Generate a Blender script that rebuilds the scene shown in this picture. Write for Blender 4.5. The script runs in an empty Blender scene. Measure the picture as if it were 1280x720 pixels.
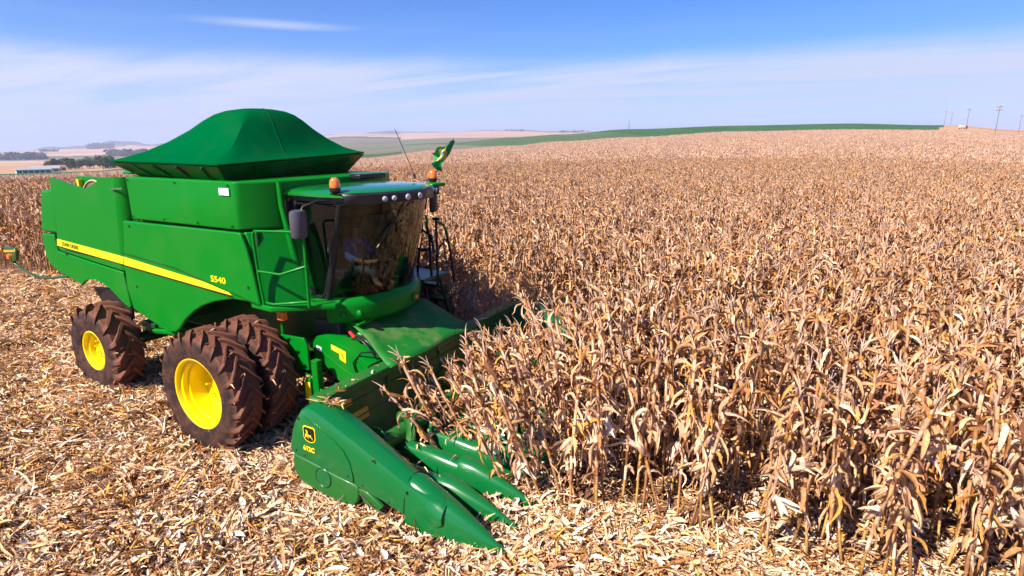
import bpy, bmesh, math, random
import numpy as np
from mathutils import Vector, Matrix, Euler

# ------------------------------------------------------------------ camera, light, exposure
S = bpy.context.scene
COL = S.collection
R = math.radians
CAM = Vector((7.453, -6.906, 4.25))
HEAD = R(29.0)                       # heading of the view, counter-clockwise from +Y
PITCH = math.atan(182 / 720)
cd = bpy.data.cameras.new('camera'); cam = bpy.data.objects.new('camera', cd); COL.objects.link(cam)
cam.location = CAM; cam.rotation_euler = (R(90) - PITCH, 0, HEAD)
cd.sensor_width = 36; cd.lens = 36 * 720 / 1280; cd.clip_start = .1; cd.clip_end = 30000
S.camera = cam

SUN = Vector((-.24, -.66, .71)).normalized()      # towards the sun
sl = bpy.data.lights.new('sun', 'SUN'); so = bpy.data.objects.new('sun', sl); COL.objects.link(so)
sl.energy = 5.0; sl.angle = R(.5); sl.color = (1, .91, .78)
so.rotation_euler = SUN.to_track_quat('Z', 'Y').to_euler(); so.location = (0, 0, 40)

W = bpy.data.worlds.new('World'); S.world = W; W.use_nodes = True
def nd(nt, typ, **kw):
    n = nt.nodes.new(typ)
    for k, v in kw.items():
        if k in n.inputs.keys(): n.inputs[k].default_value = v
        else: setattr(n, k, v)
    return n
def build_world():
    nt = W.node_tree; nt.nodes.clear(); L = nt.links.new
    out = nd(nt, 'ShaderNodeOutputWorld'); bg = nd(nt, 'ShaderNodeBackground'); bg.inputs[1].default_value = .055
    L(bg.outputs[0], out.inputs[0])
    tc = nd(nt, 'ShaderNodeTexCoord')
    mx = nd(nt, 'ShaderNodeVectorMath', operation='MAXIMUM'); mx.inputs[1].default_value = (-2, -2, .012)
    L(tc.outputs['Generated'], mx.inputs[0])
    sky = nd(nt, 'ShaderNodeTexSky'); sky.sky_type = 'NISHITA'; sky.sun_disc = False
    sky.sun_elevation = math.asin(SUN.z); sky.sun_rotation = math.atan2(SUN.x, SUN.y)
    sky.altitude = 600; sky.air_density = 1.0; sky.dust_density = .35; sky.ozone_density = 2.6
    L(mx.outputs[0], sky.inputs[0])
    hs = nd(nt, 'ShaderNodeHueSaturation'); hs.inputs['Saturation'].default_value = 1.3; hs.inputs['Value'].default_value = 1.12
    L(sky.outputs[0], hs.inputs['Color'])
    tn = nd(nt, 'ShaderNodeMix', data_type='RGBA', blend_type='MULTIPLY'); tn.inputs[0].default_value = 1; tn.inputs[7].default_value = (.60, .86, 1.33, 1); L(hs.outputs[0], tn.inputs[6])
    # thin cirrus: noise on a plane high above, stretched along one direction
    sep = nd(nt, 'ShaderNodeSeparateXYZ'); L(tc.outputs['Generated'], sep.inputs[0])
    zc = nd(nt, 'ShaderNodeMath', operation='MAXIMUM'); zc.inputs[1].default_value = .02; L(sep.outputs[2], zc.inputs[0])
    zo = nd(nt, 'ShaderNodeMath', operation='ADD'); zo.inputs[1].default_value = .06; L(zc.outputs[0], zo.inputs[0])
    dv = nd(nt, 'ShaderNodeVectorMath', operation='DIVIDE'); L(tc.outputs['Generated'], dv.inputs[0])
    cb = nd(nt, 'ShaderNodeCombineXYZ')
    for i in range(3): L(zo.outputs[0], cb.inputs[i])
    L(cb.outputs[0], dv.inputs[1])
    mp = nd(nt, 'ShaderNodeMapping'); L(dv.outputs[0], mp.inputs[0])
    mp.inputs['Rotation'].default_value = (0, 0, -HEAD + R(8)); mp.inputs['Scale'].default_value = (.34, 1.5, .0)
    n1 = nd(nt, 'ShaderNodeTexNoise'); n1.inputs['Scale'].default_value = .9; n1.inputs['Detail'].default_value = 9; n1.inputs['Roughness'].default_value = .62; n1.inputs['Distortion'].default_value = .5
    L(mp.outputs[0], n1.inputs['Vector'])
    r1 = nd(nt, 'ShaderNodeValToRGB'); r1.color_ramp.elements[0].position = .16; r1.color_ramp.elements[1].position = .54
    L(n1.outputs[0], r1.inputs[0])
    # the cirrus sheet lies low over the horizon, only a few wisps stand higher
    band = nd(nt, 'ShaderNodeValToRGB'); cr = band.color_ramp
    for p, v in ((0, .5), (.03, .62), (.06, .9), (.085, 1.0), (.108, .95), (.124, .45), (.138, .10), (.158, .05), (.168, .09), (.177, .05), (.21, .03)):
        e = cr.elements.new(p); e.color = (v, v, v, 1)
    cr.elements.remove(cr.elements[0]); cr.elements.remove(cr.elements[-1])
    # warp the band a little so its edge is ragged
    n2 = nd(nt, 'ShaderNodeTexNoise'); n2.inputs['Scale'].default_value = 2.2; n2.inputs['Detail'].default_value = 4
    L(tc.outputs['Generated'], n2.inputs['Vector'])
    w1 = nd(nt, 'ShaderNodeMath', operation='MULTIPLY_ADD'); w1.inputs[1].default_value = .06; L(n2.outputs[0], w1.inputs[0])
    w2 = nd(nt, 'ShaderNodeMath', operation='ADD'); w2.inputs[1].default_value = -.03; L(sep.outputs[2], w2.inputs[0]); L(w2.outputs[0], w1.inputs[2])
    L(w1.outputs[0], band.inputs[0])
    mm = nd(nt, 'ShaderNodeMath', operation='MULTIPLY'); L(r1.outputs[0], mm.inputs[0]); L(band.outputs[0], mm.inputs[1])
    # one small wisp high on the left: an ellipse of sky round a fixed direction, broken up by the same noise
    wm = nd(nt, 'ShaderNodeMapping'); wm.inputs['Rotation'].default_value = (0, 0, -(HEAD + R(20.8) + R(90)))
    L(tc.outputs['Generated'], wm.inputs[0])
    ws = nd(nt, 'ShaderNodeVectorMath', operation='MULTIPLY_ADD'); ws.inputs[1].default_value = (0, 6.5, 105); ws.inputs[2].default_value = (0, 0, -105 * .169); L(wm.outputs[0], ws.inputs[0])
    wl = nd(nt, 'ShaderNodeVectorMath', operation='LENGTH'); L(ws.outputs[0], wl.inputs[0])
    wr = nd(nt, 'ShaderNodeMapRange'); wr.interpolation_type = 'SMOOTHSTEP'; wr.inputs[1].default_value = 1; wr.inputs[2].default_value = 0; wr.inputs[3].default_value = 0; wr.inputs[4].default_value = .55; L(wl.outputs['Value'], wr.inputs[0])
    wf = nd(nt, 'ShaderNodeMath', operation='MULTIPLY_ADD'); L(wr.outputs[0], wf.inputs[0]); wf.inputs[1].default_value = 1; L(mm.outputs[0], wf.inputs[2]); wf.use_clamp = True
    mix = nd(nt, 'ShaderNodeMix', data_type='RGBA'); L(wf.outputs[0], mix.inputs[0]); L(tn.outputs[2], mix.inputs[6])
    mix.inputs[7].default_value = (6.0, 6.7, 8.6, 1)
    L(mix.outputs[2], bg.inputs[0])
build_world()
vs = S.view_settings; vs.view_transform = 'Standard'; vs.look = 'None'; vs.gamma = 1; vs.use_curve_mapping = False; vs.exposure = 1.05
S.render.engine = 'CYCLES'; S.cycles.max_bounces = 6; S.cycles.diffuse_bounces = 2; S.cycles.glossy_bounces = 3
S.cycles.transmission_bounces = 4; S.cycles.transparent_max_bounces = 8; S.cycles.volume_bounces = 1
S.cycles.use_denoising = True

# ------------------------------------------------------------------ helpers
class MB:
    def __init__(s): s.v = []; s.f = []; s.c = []
    def add(s, vs, fs, c=None):
        o = len(s.v); s.v.extend([tuple(p) for p in vs]); s.f.extend([tuple(i + o for i in f) for f in fs])
        s.c.extend([c or (1, 1, 1)] * len(vs)); return s
    def box(s, x0, x1, y0, y1, z0, z1, m=None):
        vs = [Vector((x, y, z)) for x in (x0, x1) for y in (y0, y1) for z in (z0, z1)]
        if m is not None: vs = [m @ v for v in vs]
        return s.add(vs, [(0, 1, 3, 2), (4, 6, 7, 5), (0, 4, 5, 1), (2, 3, 7, 6), (0, 2, 6, 4), (1, 5, 7, 3)])
    def prism(s, poly, a, b, axis='y'):
        n = len(poly)
        def P(p, d): return (p[0], d, p[1]) if axis == 'y' else ((p[0], p[1], d) if axis == 'z' else (d, p[0], p[1]))
        vs = [P(p, a) for p in poly] + [P(p, b) for p in poly]
        fs = [tuple(range(n)), tuple(range(2 * n - 1, n - 1, -1))] + [(i, i + n, (i + 1) % n + n, (i + 1) % n) for i in range(n)]
        return s.add(vs, fs)
    def tube(s, pts, r, n=8, cap=True):
        pts = [Vector(p) for p in pts]; rs = r if isinstance(r, (list, tuple)) else [r] * len(pts)
        vs = []; prev = None
        for i, p in enumerate(pts):
            t = (pts[min(i + 1, len(pts) - 1)] - pts[max(i - 1, 0)]).normalized()
            a = prev if prev is not None else (Vector((0, 0, 1)) if abs(t.z) < .9 else Vector((1, 0, 0)))
            u = (a - t * a.dot(t)).normalized(); w = t.cross(u); prev = u
            for k in range(n):
                an = 2 * math.pi * k / n; vs.append(p + (u * math.cos(an) + w * math.sin(an)) * rs[i])
        fs = [(i * n + k, i * n + (k + 1) % n, (i + 1) * n + (k + 1) % n, (i + 1) * n + k) for i in range(len(pts) - 1) for k in range(n)]
        if cap: fs += [tuple(range(n - 1, -1, -1)), tuple(range((len(pts) - 1) * n, len(pts) * n))]
        return s.add(vs, fs)
    def lathe(s, prof, n=48, c=(0, 0, 0), axis='y', closed=False):
        """prof: (offset along axis, radius)"""
        vs = []
        for k in range(n):
            an = 2 * math.pi * k / n; ca, sa = math.cos(an), math.sin(an)
            for d, r in prof:
                p = (r * ca, d, r * sa) if axis == 'y' else ((r * ca, r * sa, d) if axis == 'z' else (d, r * ca, r * sa))
                vs.append((p[0] + c[0], p[1] + c[1], p[2] + c[2]))
        m = len(prof); last = m if closed else m - 1
        fs = [(k * m + i, k * m + (i + 1) % m, ((k + 1) % n) * m + (i + 1) % m, ((k + 1) % n) * m + i) for k in range(n) for i in range(last)]
        return s.add(vs, fs)
    def loft(s, secs, closed=True, caps=True):
        n = len(secs[0]); vs = [p for q in secs for p in q]
        fs = [(i * n + k, i * n + (k + 1) % n, (i + 1) * n + (k + 1) % n, (i + 1) * n + k) for i in range(len(secs) - 1) for k in range(n if closed else n - 1)]
        if caps and closed: fs += [tuple(range(n - 1, -1, -1)), tuple(range((len(secs) - 1) * n, len(secs) * n))]
        return s.add(vs, fs)
    def mesh(s, name, colors=False):
        me = bpy.data.meshes.new(name); me.from_pydata([tuple(v) for v in s.v], [], s.f); me.update()
        if colors:
            at = me.attributes.new('tint', 'FLOAT_COLOR', 'POINT')
            a = np.ones((len(s.v), 4), np.float32); a[:, :3] = np.array(s.c, np.float32); at.data.foreach_set('color', a.ravel())
        return me
    def build(s, name, mat, parent=None, smooth=None, bevel=0, fix=True, seg=2, loc=None, solid=0):
        me = s.mesh(name)
        if fix:
            bm = bmesh.new(); bm.from_mesh(me); bmesh.ops.recalc_face_normals(bm, faces=bm.faces); bm.to_mesh(me); bm.free()
        me.materials.append(mat); o = bpy.data.objects.new(name, me); COL.objects.link(o)
        if parent: o.parent = parent
        if loc: o.location = loc
        if smooth is not None:
            for p in me.polygons: p.use_smooth = True
            me.set_sharp_from_angle(angle=R(smooth))
        if solid:
            m = o.modifiers.new('thick', 'SOLIDIFY'); m.thickness = solid; m.offset = 0
        if bevel:
            m = o.modifiers.new('bevel', 'BEVEL'); m.width = bevel; m.segments = seg; m.limit_method = 'ANGLE'; m.angle_limit = R(35); m.harden_normals = False
            for p in me.polygons: p.use_smooth = True
            me.set_sharp_from_angle(angle=R(50))
        return o
def thing(name, label, cat, loc=(0, 0, 0), rz=0, group=None):
    o = bpy.data.objects.new(name, None); COL.objects.link(o); o.empty_display_size = .2
    o.location = loc; o.rotation_euler = (0, 0, rz); tag(o, label, cat, group); return o
def tag(o, label, cat, group=None):
    o['label'] = label; o['category'] = cat
    if group: o['group'] = group
    return o
def holder(name, parent, loc=(0, 0, 0), rot=(0, 0, 0)):
    o = bpy.data.objects.new(name, None); COL.objects.link(o); o.parent = parent; o.location = loc; o.rotation_euler = rot; o.empty_display_size = .1; return o

# ------------------------------------------------------------------ materials
def mat(name): m = bpy.data.materials.new(name); m.use_nodes = True; return m, m.node_tree, m.node_tree.nodes['Principled BSDF']
def paint(name, col, rough=.32, dust=.25, dustcol=(.36, .22, .13), coat=.4, scale=1.3, metallic=0, spec=.3, bump=.04):
    m, nt, b = mat(name); L = nt.links.new
    tc = nd(nt, 'ShaderNodeTexCoord'); n = nd(nt, 'ShaderNodeTexNoise'); n.inputs['Scale'].default_value = scale; n.inputs['Detail'].default_value = 8; n.inputs['Roughness'].default_value = .65
    L(tc.outputs['Object'], n.inputs['Vector'])
    n2 = nd(nt, 'ShaderNodeTexNoise'); n2.inputs['Scale'].default_value = scale * 38; n2.inputs['Detail'].default_value = 3; L(tc.outputs['Object'], n2.inputs['Vector'])
    r = nd(nt, 'ShaderNodeMapRange'); r.inputs[1].default_value = .48; r.inputs[2].default_value = .74; r.inputs[4].default_value = dust; L(n.outputs[0], r.inputs[0])
    r2 = nd(nt, 'ShaderNodeMapRange'); r2.inputs[1].default_value = .3; r2.inputs[2].default_value = .75; r2.inputs[3].default_value = .55; L(n2.outputs[0], r2.inputs[0])
    mu = nd(nt, 'ShaderNodeMath', operation='MULTIPLY'); L(r.outputs[0], mu.inputs[0]); L(r2.outputs[0], mu.inputs[1])
    mix = nd(nt, 'ShaderNodeMix', data_type='RGBA'); mix.inputs[6].default_value = (*col, 1); mix.inputs[7].default_value = (*dustcol, 1); L(mu.outputs[0], mix.inputs[0])
    L(mix.outputs[2], b.inputs['Base Color'])
    rr = nd(nt, 'ShaderNodeMath', operation='MULTIPLY_ADD'); rr.inputs[1].default_value = 1.3; rr.inputs[2].default_value = rough; L(mu.outputs[0], rr.inputs[0]); L(rr.outputs[0], b.inputs['Roughness'])
    b.inputs['Specular IOR Level'].default_value = spec; b.inputs['Coat Weight'].default_value = coat; b.inputs['Coat Roughness'].default_value = .12; b.inputs['Metallic'].default_value = metallic
    bp = nd(nt, 'ShaderNodeBump'); bp.inputs['Strength'].default_value = bump; bp.inputs['Distance'].default_value = .05; L(n.outputs[0], bp.inputs['Height']); L(bp.outputs[0], b.inputs['Normal'])
    return m
GREEN = paint('green_paint', (.0006, .165, .010), rough=.38, dust=.05, coat=.07, spec=.12)
ROOFGREEN = paint('glossy_roof_paint', (.0008, .15, .010), rough=.25, dust=.04, coat=.9, spec=.5)
GREEN_DK = paint('green_frame_paint', (.002, .065, .008), dust=.2, coat=.1)
HGREEN = paint('header_green_plastic', (.002, .118, .026), rough=.30, dust=.03, coat=.55, spec=.25)
HGREEN_DUSTY = paint('dusty_green_plastic', (.012, .115, .018), rough=.45, dust=.16, coat=.1, scale=2)
STEELGREEN = paint('worn_green_steel', (.006, .085, .012), rough=.4, dust=.5, coat=.1)
COVER = paint('green_tarpaulin', (.0, .083, .023), rough=.6, dust=.02, coat=0, scale=1.6, spec=.0, bump=.35)
RUBBERGREEN = paint('green_rubber_sheet', (.006, .14, .012), rough=.55, dust=.5, coat=0, scale=2.2)
YELLOW = paint('yellow_paint', (.86, .62, .0), rough=.28, dust=.1, coat=.5)
YDECAL = paint('yellow_decal', (.9, .66, .01), rough=.4, dust=.05, coat=.1)
BLACK = paint('black_plastic', (.012, .012, .014), rough=.38, dust=.08, coat=.1)
GREYBLK = paint('dark_grey_plastic', (.055, .055, .075), rough=.4, dust=.1, coat=.1)
DARKSTEEL = paint('dark_steel', (.03, .028, .026), rough=.5, dust=.5, coat=0)
WHITE = paint('white_sticker', (.8, .8, .8), rough=.4, dust=.05, coat=0)
RED = paint('red_plastic', (.6, .02, .03), rough=.4, dust=.05)
STEEL = paint('bright_steel', (.55, .55, .55), rough=.25, dust=.2, metallic=1)
ORANGEREF = paint('orange_reflector', (.75, .16, .01), rough=.25, dust=.1)
AMBER_DK = paint('dull_orange_decal', (.65, .30, .03), rough=.4, dust=.35)
BROWNSCREEN = paint('brown_mesh_screen', (.16, .07, .04), rough=.6, dust=.4)
MUDDY, nt, b = mat('muddy_rubber'); L = nt.links.new
tc = nd(nt, 'ShaderNodeTexCoord'); n = nd(nt, 'ShaderNodeTexNoise'); n.inputs['Scale'].default_value = 7; n.inputs['Detail'].default_value = 9; n.inputs['Roughness'].default_value = .7; L(tc.outputs['Object'], n.inputs['Vector'])
msk = nd(nt, 'ShaderNodeAttribute'); msk.attribute_name = 'mud'
ma_ = nd(nt, 'ShaderNodeMath', operation='ADD'); L(n.outputs[0], ma_.inputs[0]); L(msk.outputs['Fac'], ma_.inputs[1])
cr = nd(nt, 'ShaderNodeValToRGB'); cr.color_ramp.elements[0].position = .40; cr.color_ramp.elements[0].color = (.017, .0115, .011, 1); cr.color_ramp.elements[1].position = .85; cr.color_ramp.elements[1].color = (.155, .058, .034, 1)
L(ma_.outputs[0], cr.inputs[0]); L(cr.outputs[0], b.inputs['Base Color']); b.inputs['Roughness'].default_value = .75; b.inputs['Specular IOR Level'].default_value = .25
bp = nd(nt, 'ShaderNodeBump'); bp.inputs['Strength'].default_value = .5; bp.inputs['Distance'].default_value = .02; L(n.outputs[0], bp.inputs['Height']); L(bp.outputs[0], b.inputs['Normal'])
def glassmat(name, tint, refl=(1, 1, 1)):
    m = bpy.data.materials.new(name); m.use_nodes = True; nt = m.node_tree; nt.nodes.clear(); L = nt.links.new
    o = nd(nt, 'ShaderNodeOutputMaterial'); t = nd(nt, 'ShaderNodeBsdfTransparent'); t.inputs[0].default_value = (*tint, 1)
    g = nd(nt, 'ShaderNodeBsdfGlossy'); g.inputs['Roughness'].default_value = .015; g.inputs[0].default_value = (*refl, 1)
    f = nd(nt, 'ShaderNodeFresnel'); ge = nd(nt, 'ShaderNodeNewGeometry'); ir = nd(nt, 'ShaderNodeMapRange'); ir.inputs[3].default_value = 1.5; ir.inputs[4].default_value = 1 / 1.5; L(ge.outputs['Backfacing'], ir.inputs[0]); L(ir.outputs[0], f.inputs[0]); mx = nd(nt, 'ShaderNodeMixShader')
    L(f.outputs[0], mx.inputs[0]); L(t.outputs[0], mx.inputs[1]); L(g.outputs[0], mx.inputs[2]); L(mx.outputs[0], o.inputs[0]); return m
GLASS = glassmat('tinted_glass', (.31, .36, .33)); DOORGLASS = glassmat('dark_tinted_glass', (.22, .26, .25))
LENS, nt, b = mat('lamp_lens'); b.inputs['Base Color'].default_value = (.36, .36, .44, 1); b.inputs['Roughness'].default_value = .08; b.inputs['Coat Weight'].default_value = 1
AMBER, nt, b = mat('amber_lens'); b.inputs['Base Color'].default_value = (.8, .16, .005, 1); b.inputs['Roughness'].default_value = .1; b.inputs['Coat Weight'].default_value = 1; b.inputs['Subsurface Weight'].default_value = .2
def flat(name, c, rough=.8):
    m, nt, b = mat(name); L = nt.links.new
    tc = nd(nt, 'ShaderNodeTexCoord'); n = nd(nt, 'ShaderNodeTexNoise'); n.inputs['Scale'].default_value = 14; n.inputs['Detail'].default_value = 4; L(tc.outputs['Object'], n.inputs['Vector'])
    mr = nd(nt, 'ShaderNodeMapRange'); mr.inputs[3].default_value = .7; mr.inputs[4].default_value = 1.25; L(n.outputs[0], mr.inputs[0])
    vm = nd(nt, 'ShaderNodeVectorMath', operation='SCALE'); vm.inputs[0].default_value = c; L(mr.outputs[0], vm.inputs['Scale']); L(vm.outputs[0], b.inputs['Base Color'])
    b.inputs['Roughness'].default_value = rough; return m
BLUECLOTH = flat('blue_cotton', (.05, .24, .75)); SKIN = flat('skin', (.42, .2, .12), .5); HAIR = flat('dark_hair', (.02, .013, .01)); SEATM = flat('seat_cloth', (.035, .035, .03)); GREYCLOTH = flat('grey_trousers', (.12, .13, .15))
TAN_TRIM = flat('dusty_cab_floor', (.22, .2, .12))

# ------------------------------------------------------------------ terrain
RR = [0, 40, 300, 500, 700, 1200, 1800, 2200, 3500, 6000, 6800]
TCOL = {-260: [239, 228, 218, 209, 203, 200, 194, 190], 0: [229, 220, 213, 205, 200, 196, 191, 188], 60: [227, 218, 211, 203.5, 198.5, 195, 190, 185],
        110: [224, 216, 210, 203, 198, 194, 189, 183], 150: [221, 212, 208, 202, 197, 193, 188, 180.5], 200: [217, 209, 206, 200, 196, 192, 187, 181],
        300: [212, 204, 201, 196, 192, 188, 182, 176], 450: [204, 194, 187, 181, 174, 171, 168, 166], 560: [193, 185, 180, 178, 172, 170, 167, 165],
        640: [188.5, 180, 172, 172.5, 172, 169, 166, 163.5], 700: [183, 176, 168, 168.5, 169, 168, 166.5, 164.5], 785: [178, 170, 161.5, 162.5, 164, 165, 165, 165],
        920: [171, 164, 157, 158, 160, 162, 164, 165], 1050: [169, 162, 154.5, 156, 158, 160, 162, 164], 1175: [170, 163, 156.5, 157, 158, 160, 162, 164],
        1280: [177, 169, 164, 163.5, 164, 165, 166, 167], 1540: [186, 178, 174, 172, 172, 172, 172, 172]}
_tx = sorted(TCOL)
def elev(px, py):
    x = (px - 640) / 720; y = (py - 360) / 720
    dn = y * math.cos(PITCH) + math.sin(PITCH); fw = math.cos(PITCH) - y * math.sin(PITCH)
    return math.atan2(x, fw), -dn / math.hypot(x, fw)
_tb = np.array([elev(px, 185)[0] for px in _tx])                                    # bearing right of the heading
_tz = np.array([[0, 0] + [CAM.z + r * elev(px, py)[1] for r, py in zip(RR[2:-1], TCOL[px])] for px in _tx])
_tz = np.concatenate([_tz, _tz[:, -1:] - 30], 1)
_rr = np.array(RR, float)
def bearing(x, y):
    dx = x - CAM.x; dy = y - CAM.y
    a = -np.arctan2(-dx, dy) * 1.0 + HEAD     # right positive
    a = (a + np.pi) % (2 * np.pi) - np.pi
    return a, np.hypot(dx, dy)
def ground_z(x, y):
    x = np.asarray(x, float); y = np.asarray(y, float)
    a, r = bearing(x, y)
    bi = np.interp(a, _tb, np.arange(len(_tb))); i0 = np.clip(np.floor(bi).astype(int), 0, len(_tb) - 2); t = bi - i0; t = t * t * (3 - 2 * t)
    ri = np.interp(r, _rr, np.arange(len(_rr))); j0 = np.clip(np.floor(ri).astype(int), 0, len(_rr) - 2); u = ri - j0
    z0 = _tz[i0, j0] * (1 - u) + _tz[i0, j0 + 1] * u; z1 = _tz[i0 + 1, j0] * (1 - u) + _tz[i0 + 1, j0 + 1] * u
    return z0 * (1 - t) + z1 * t
PX = lambda px: elev(px, 185)[0]
def at_px(px, r):
    a = PX(px); h = a - HEAD            # heading measured clockwise from +Y
    x = CAM.x + r * math.sin(h); y = CAM.y + r * math.cos(h)
    return x, y, float(ground_z(x, y))

SOIL, nt, b = mat('red_soil'); L = nt.links.new
tc = nd(nt, 'ShaderNodeTexCoord'); n = nd(nt, 'ShaderNodeTexNoise'); n.inputs['Scale'].default_value = 1.1; n.inputs['Detail'].default_value = 12; n.inputs['Roughness'].default_value = .7; L(tc.outputs['Object'], n.inputs['Vector'])
cr = nd(nt, 'ShaderNodeValToRGB'); cr.color_ramp.elements[0].color = (.075, .03, .018, 1); cr.color_ramp.elements[0].position = .35; cr.color_ramp.elements[1].color = (.24, .125, .075, 1); cr.color_ramp.elements[1].position = .7
L(n.outputs[0], cr.inputs[0]); L(cr.outputs[0], b.inputs['Base Color']); b.inputs['Roughness'].default_value = .95
bp = nd(nt, 'ShaderNodeBump'); bp.inputs['Distance'].default_value = .05; L(n.outputs[0], bp.inputs['Height']); L(bp.outputs[0], b.inputs['Normal'])
def fieldmat(name, c0, c1, sc=.004, stripes=0):
    m, nt, b = mat(name); L = nt.links.new
    tc = nd(nt, 'ShaderNodeTexCoord'); n = nd(nt, 'ShaderNodeTexNoise'); n.inputs['Scale'].default_value = sc; n.inputs['Detail'].default_value = 10; n.inputs['Roughness'].default_value = .68; L(tc.outputs['Object'], n.inputs['Vector'])
    cr = nd(nt, 'ShaderNodeValToRGB'); cr.color_ramp.elements[0].color = (*c0, 1); cr.color_ramp.elements[0].position = .36; cr.color_ramp.elements[1].color = (*c1, 1); cr.color_ramp.elements[1].position = .66
    L(n.outputs[0], cr.inputs[0]); L(cr.outputs[0], b.inputs['Base Color']); b.inputs['Roughness'].default_value = 1; b.inputs['Specular IOR Level'].default_value = .1
    return m
FGREEN = fieldmat('far_green_crop', (.022, .075, .02), (.045, .115, .03), .02)
FTAN = fieldmat('far_dry_field', (.33, .18, .10), (.46, .29, .17), .01)
FPINK = fieldmat('far_pale_field', (.36, .22, .15), (.48, .33, .22), .004)
FDARK = fieldmat('far_dark_crop', (.05, .085, .035), (.10, .12, .05), .006)
FGREY = fieldmat('far_hazed_green_grey_field', (.12, .13, .085), (.19, .17, .12), .004)  # grey-green field, greyed further to paint in the fading by haze
FMID = fieldmat('far_hazy_green_crop', (.05, .095, .035), (.09, .13, .055), .01)  # same green crop, paler: haze fade put into its colour
HILLM = fieldmat('far_wooded_hill', (.05, .08, .05), (.13, .12, .08), .002)
def ground():
    bear = np.concatenate([np.linspace(-180, -50, 40)[:-1], np.linspace(-50, 50, 361), np.linspace(50, 180, 40)[1:-1]])
    rad = np.concatenate([[.01], np.linspace(2, 40, 14), np.linspace(60, 300, 13), np.linspace(320, 700, 20), np.linspace(740, 2200, 32), np.linspace(2300, 6800, 40)])
    nb, nr = len(bear), len(rad)
    A, Rd = np.meshgrid(np.radians(bear), rad, indexing='ij'); h = A - HEAD
    X = CAM.x + Rd * np.sin(h); Y = CAM.y + Rd * np.cos(h); Z = ground_z(X, Y)
    rng = np.random.default_rng(3)
    far = np.clip((Rd - 900) / 3000, 0, 1)
    Z += far * (14 * np.sin(X * .0021 + 1) * np.sin(Y * .0017) + 7 * np.sin(X * .006 + Y * .004))*.5
    hill = np.clip((Rd - 4600) / 900, 0, 1) * np.clip((6800 - Rd) / 900, 0, 1)
    Z += hill * (10 + 16 * np.sin(A * 31 + 1) + 9 * np.sin(A * 83) + 5 * np.sin(A * 190 + 2)) * np.clip((R(-5) - A) / R(15), .25, 1)
    co = np.stack([X, Y, Z], -1).reshape(-1, 3)
    faces = []; mi = []
    P = lambda v: v
    for i in range(nb):
        i2 = (i + 1) % nb
        a = math.radians(bear[i])
        px = 640 + 742 * math.tan(max(-1.2, min(1.2, a)))
        for j in range(nr - 1):
            faces.append((i * nr + j, i2 * nr + j, i2 * nr + j + 1, i * nr + j + 1))
            r = rad[j]; k = 0
            wob = 60 * math.sin(a * 14 + 1) + 25 * math.sin(a * 41)
            if r < 315: k = 0
            elif px < 500:
                if r < 560: k = 1 if px < 90 else 4
                elif r < 660: k = 2
                elif r < 1250 + wob: k = 2
                elif r < 1700 + wob * 2: k = 3
                elif r < 2150 + wob * 2: k = 5
                elif r < 2400 + wob * 3: k = 4
                elif r < 3300 + wob * 3: k = 3
                elif r < 3700: k = 5
                elif r < 4700 + wob * 5: k = 3
                else: k = 6
                if 380 < px < 500 and 500 < r < 1700: k = 5
            elif px < 1168 + r * .004:
                k = 1 if r < 1000 else (5 if r < 1800 + wob else (3 if r < 4800 else 6))
                if px < 640 - (r - 320) * .25 and r < 1800: k = 5
                elif px < 860 - (r - 320) * .35 and r < 1000: k = 7
            else:
                k = 2 if r < 1100 else 3
            mi.append(k)
    me = bpy.data.meshes.new('ground'); me.from_pydata(co.tolist(), [], faces); me.update()
    for m in (SOIL, FGREEN, FTAN, FPINK, FDARK, FGREY, HILLM, FMID): me.materials.append(m)
    me.polygons.foreach_set('material_index', mi); me.polygons.foreach_set('use_smooth', [True] * len(faces))
    o = bpy.data.objects.new('ground', me); COL.objects.link(o); o['kind'] = 'structure'; return o
GROUND = ground()
# haze: the air over the whole scene
gzs = [v.co.z for v in GROUND.data.vertices]
hz = MB().box(-7600, 7600, -7600, 7600, min(gzs) - 1, max(gzs) + 40)
HZ = bpy.data.materials.new('haze_air'); HZ.use_nodes = True; nt = HZ.node_tree; nt.nodes.clear()
ho = nd(nt, 'ShaderNodeOutputMaterial'); pv = nd(nt, 'ShaderNodeVolumePrincipled'); pv.inputs['Density'].default_value = .00017; pv.inputs['Color'].default_value = (.62, .69, 1.0, 1); pv.inputs['Anisotropy'].default_value = .2
nt.links.new(pv.outputs[0], ho.inputs['Volume'])
haze = hz.build('haze', HZ); haze['kind'] = 'stuff'

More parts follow.
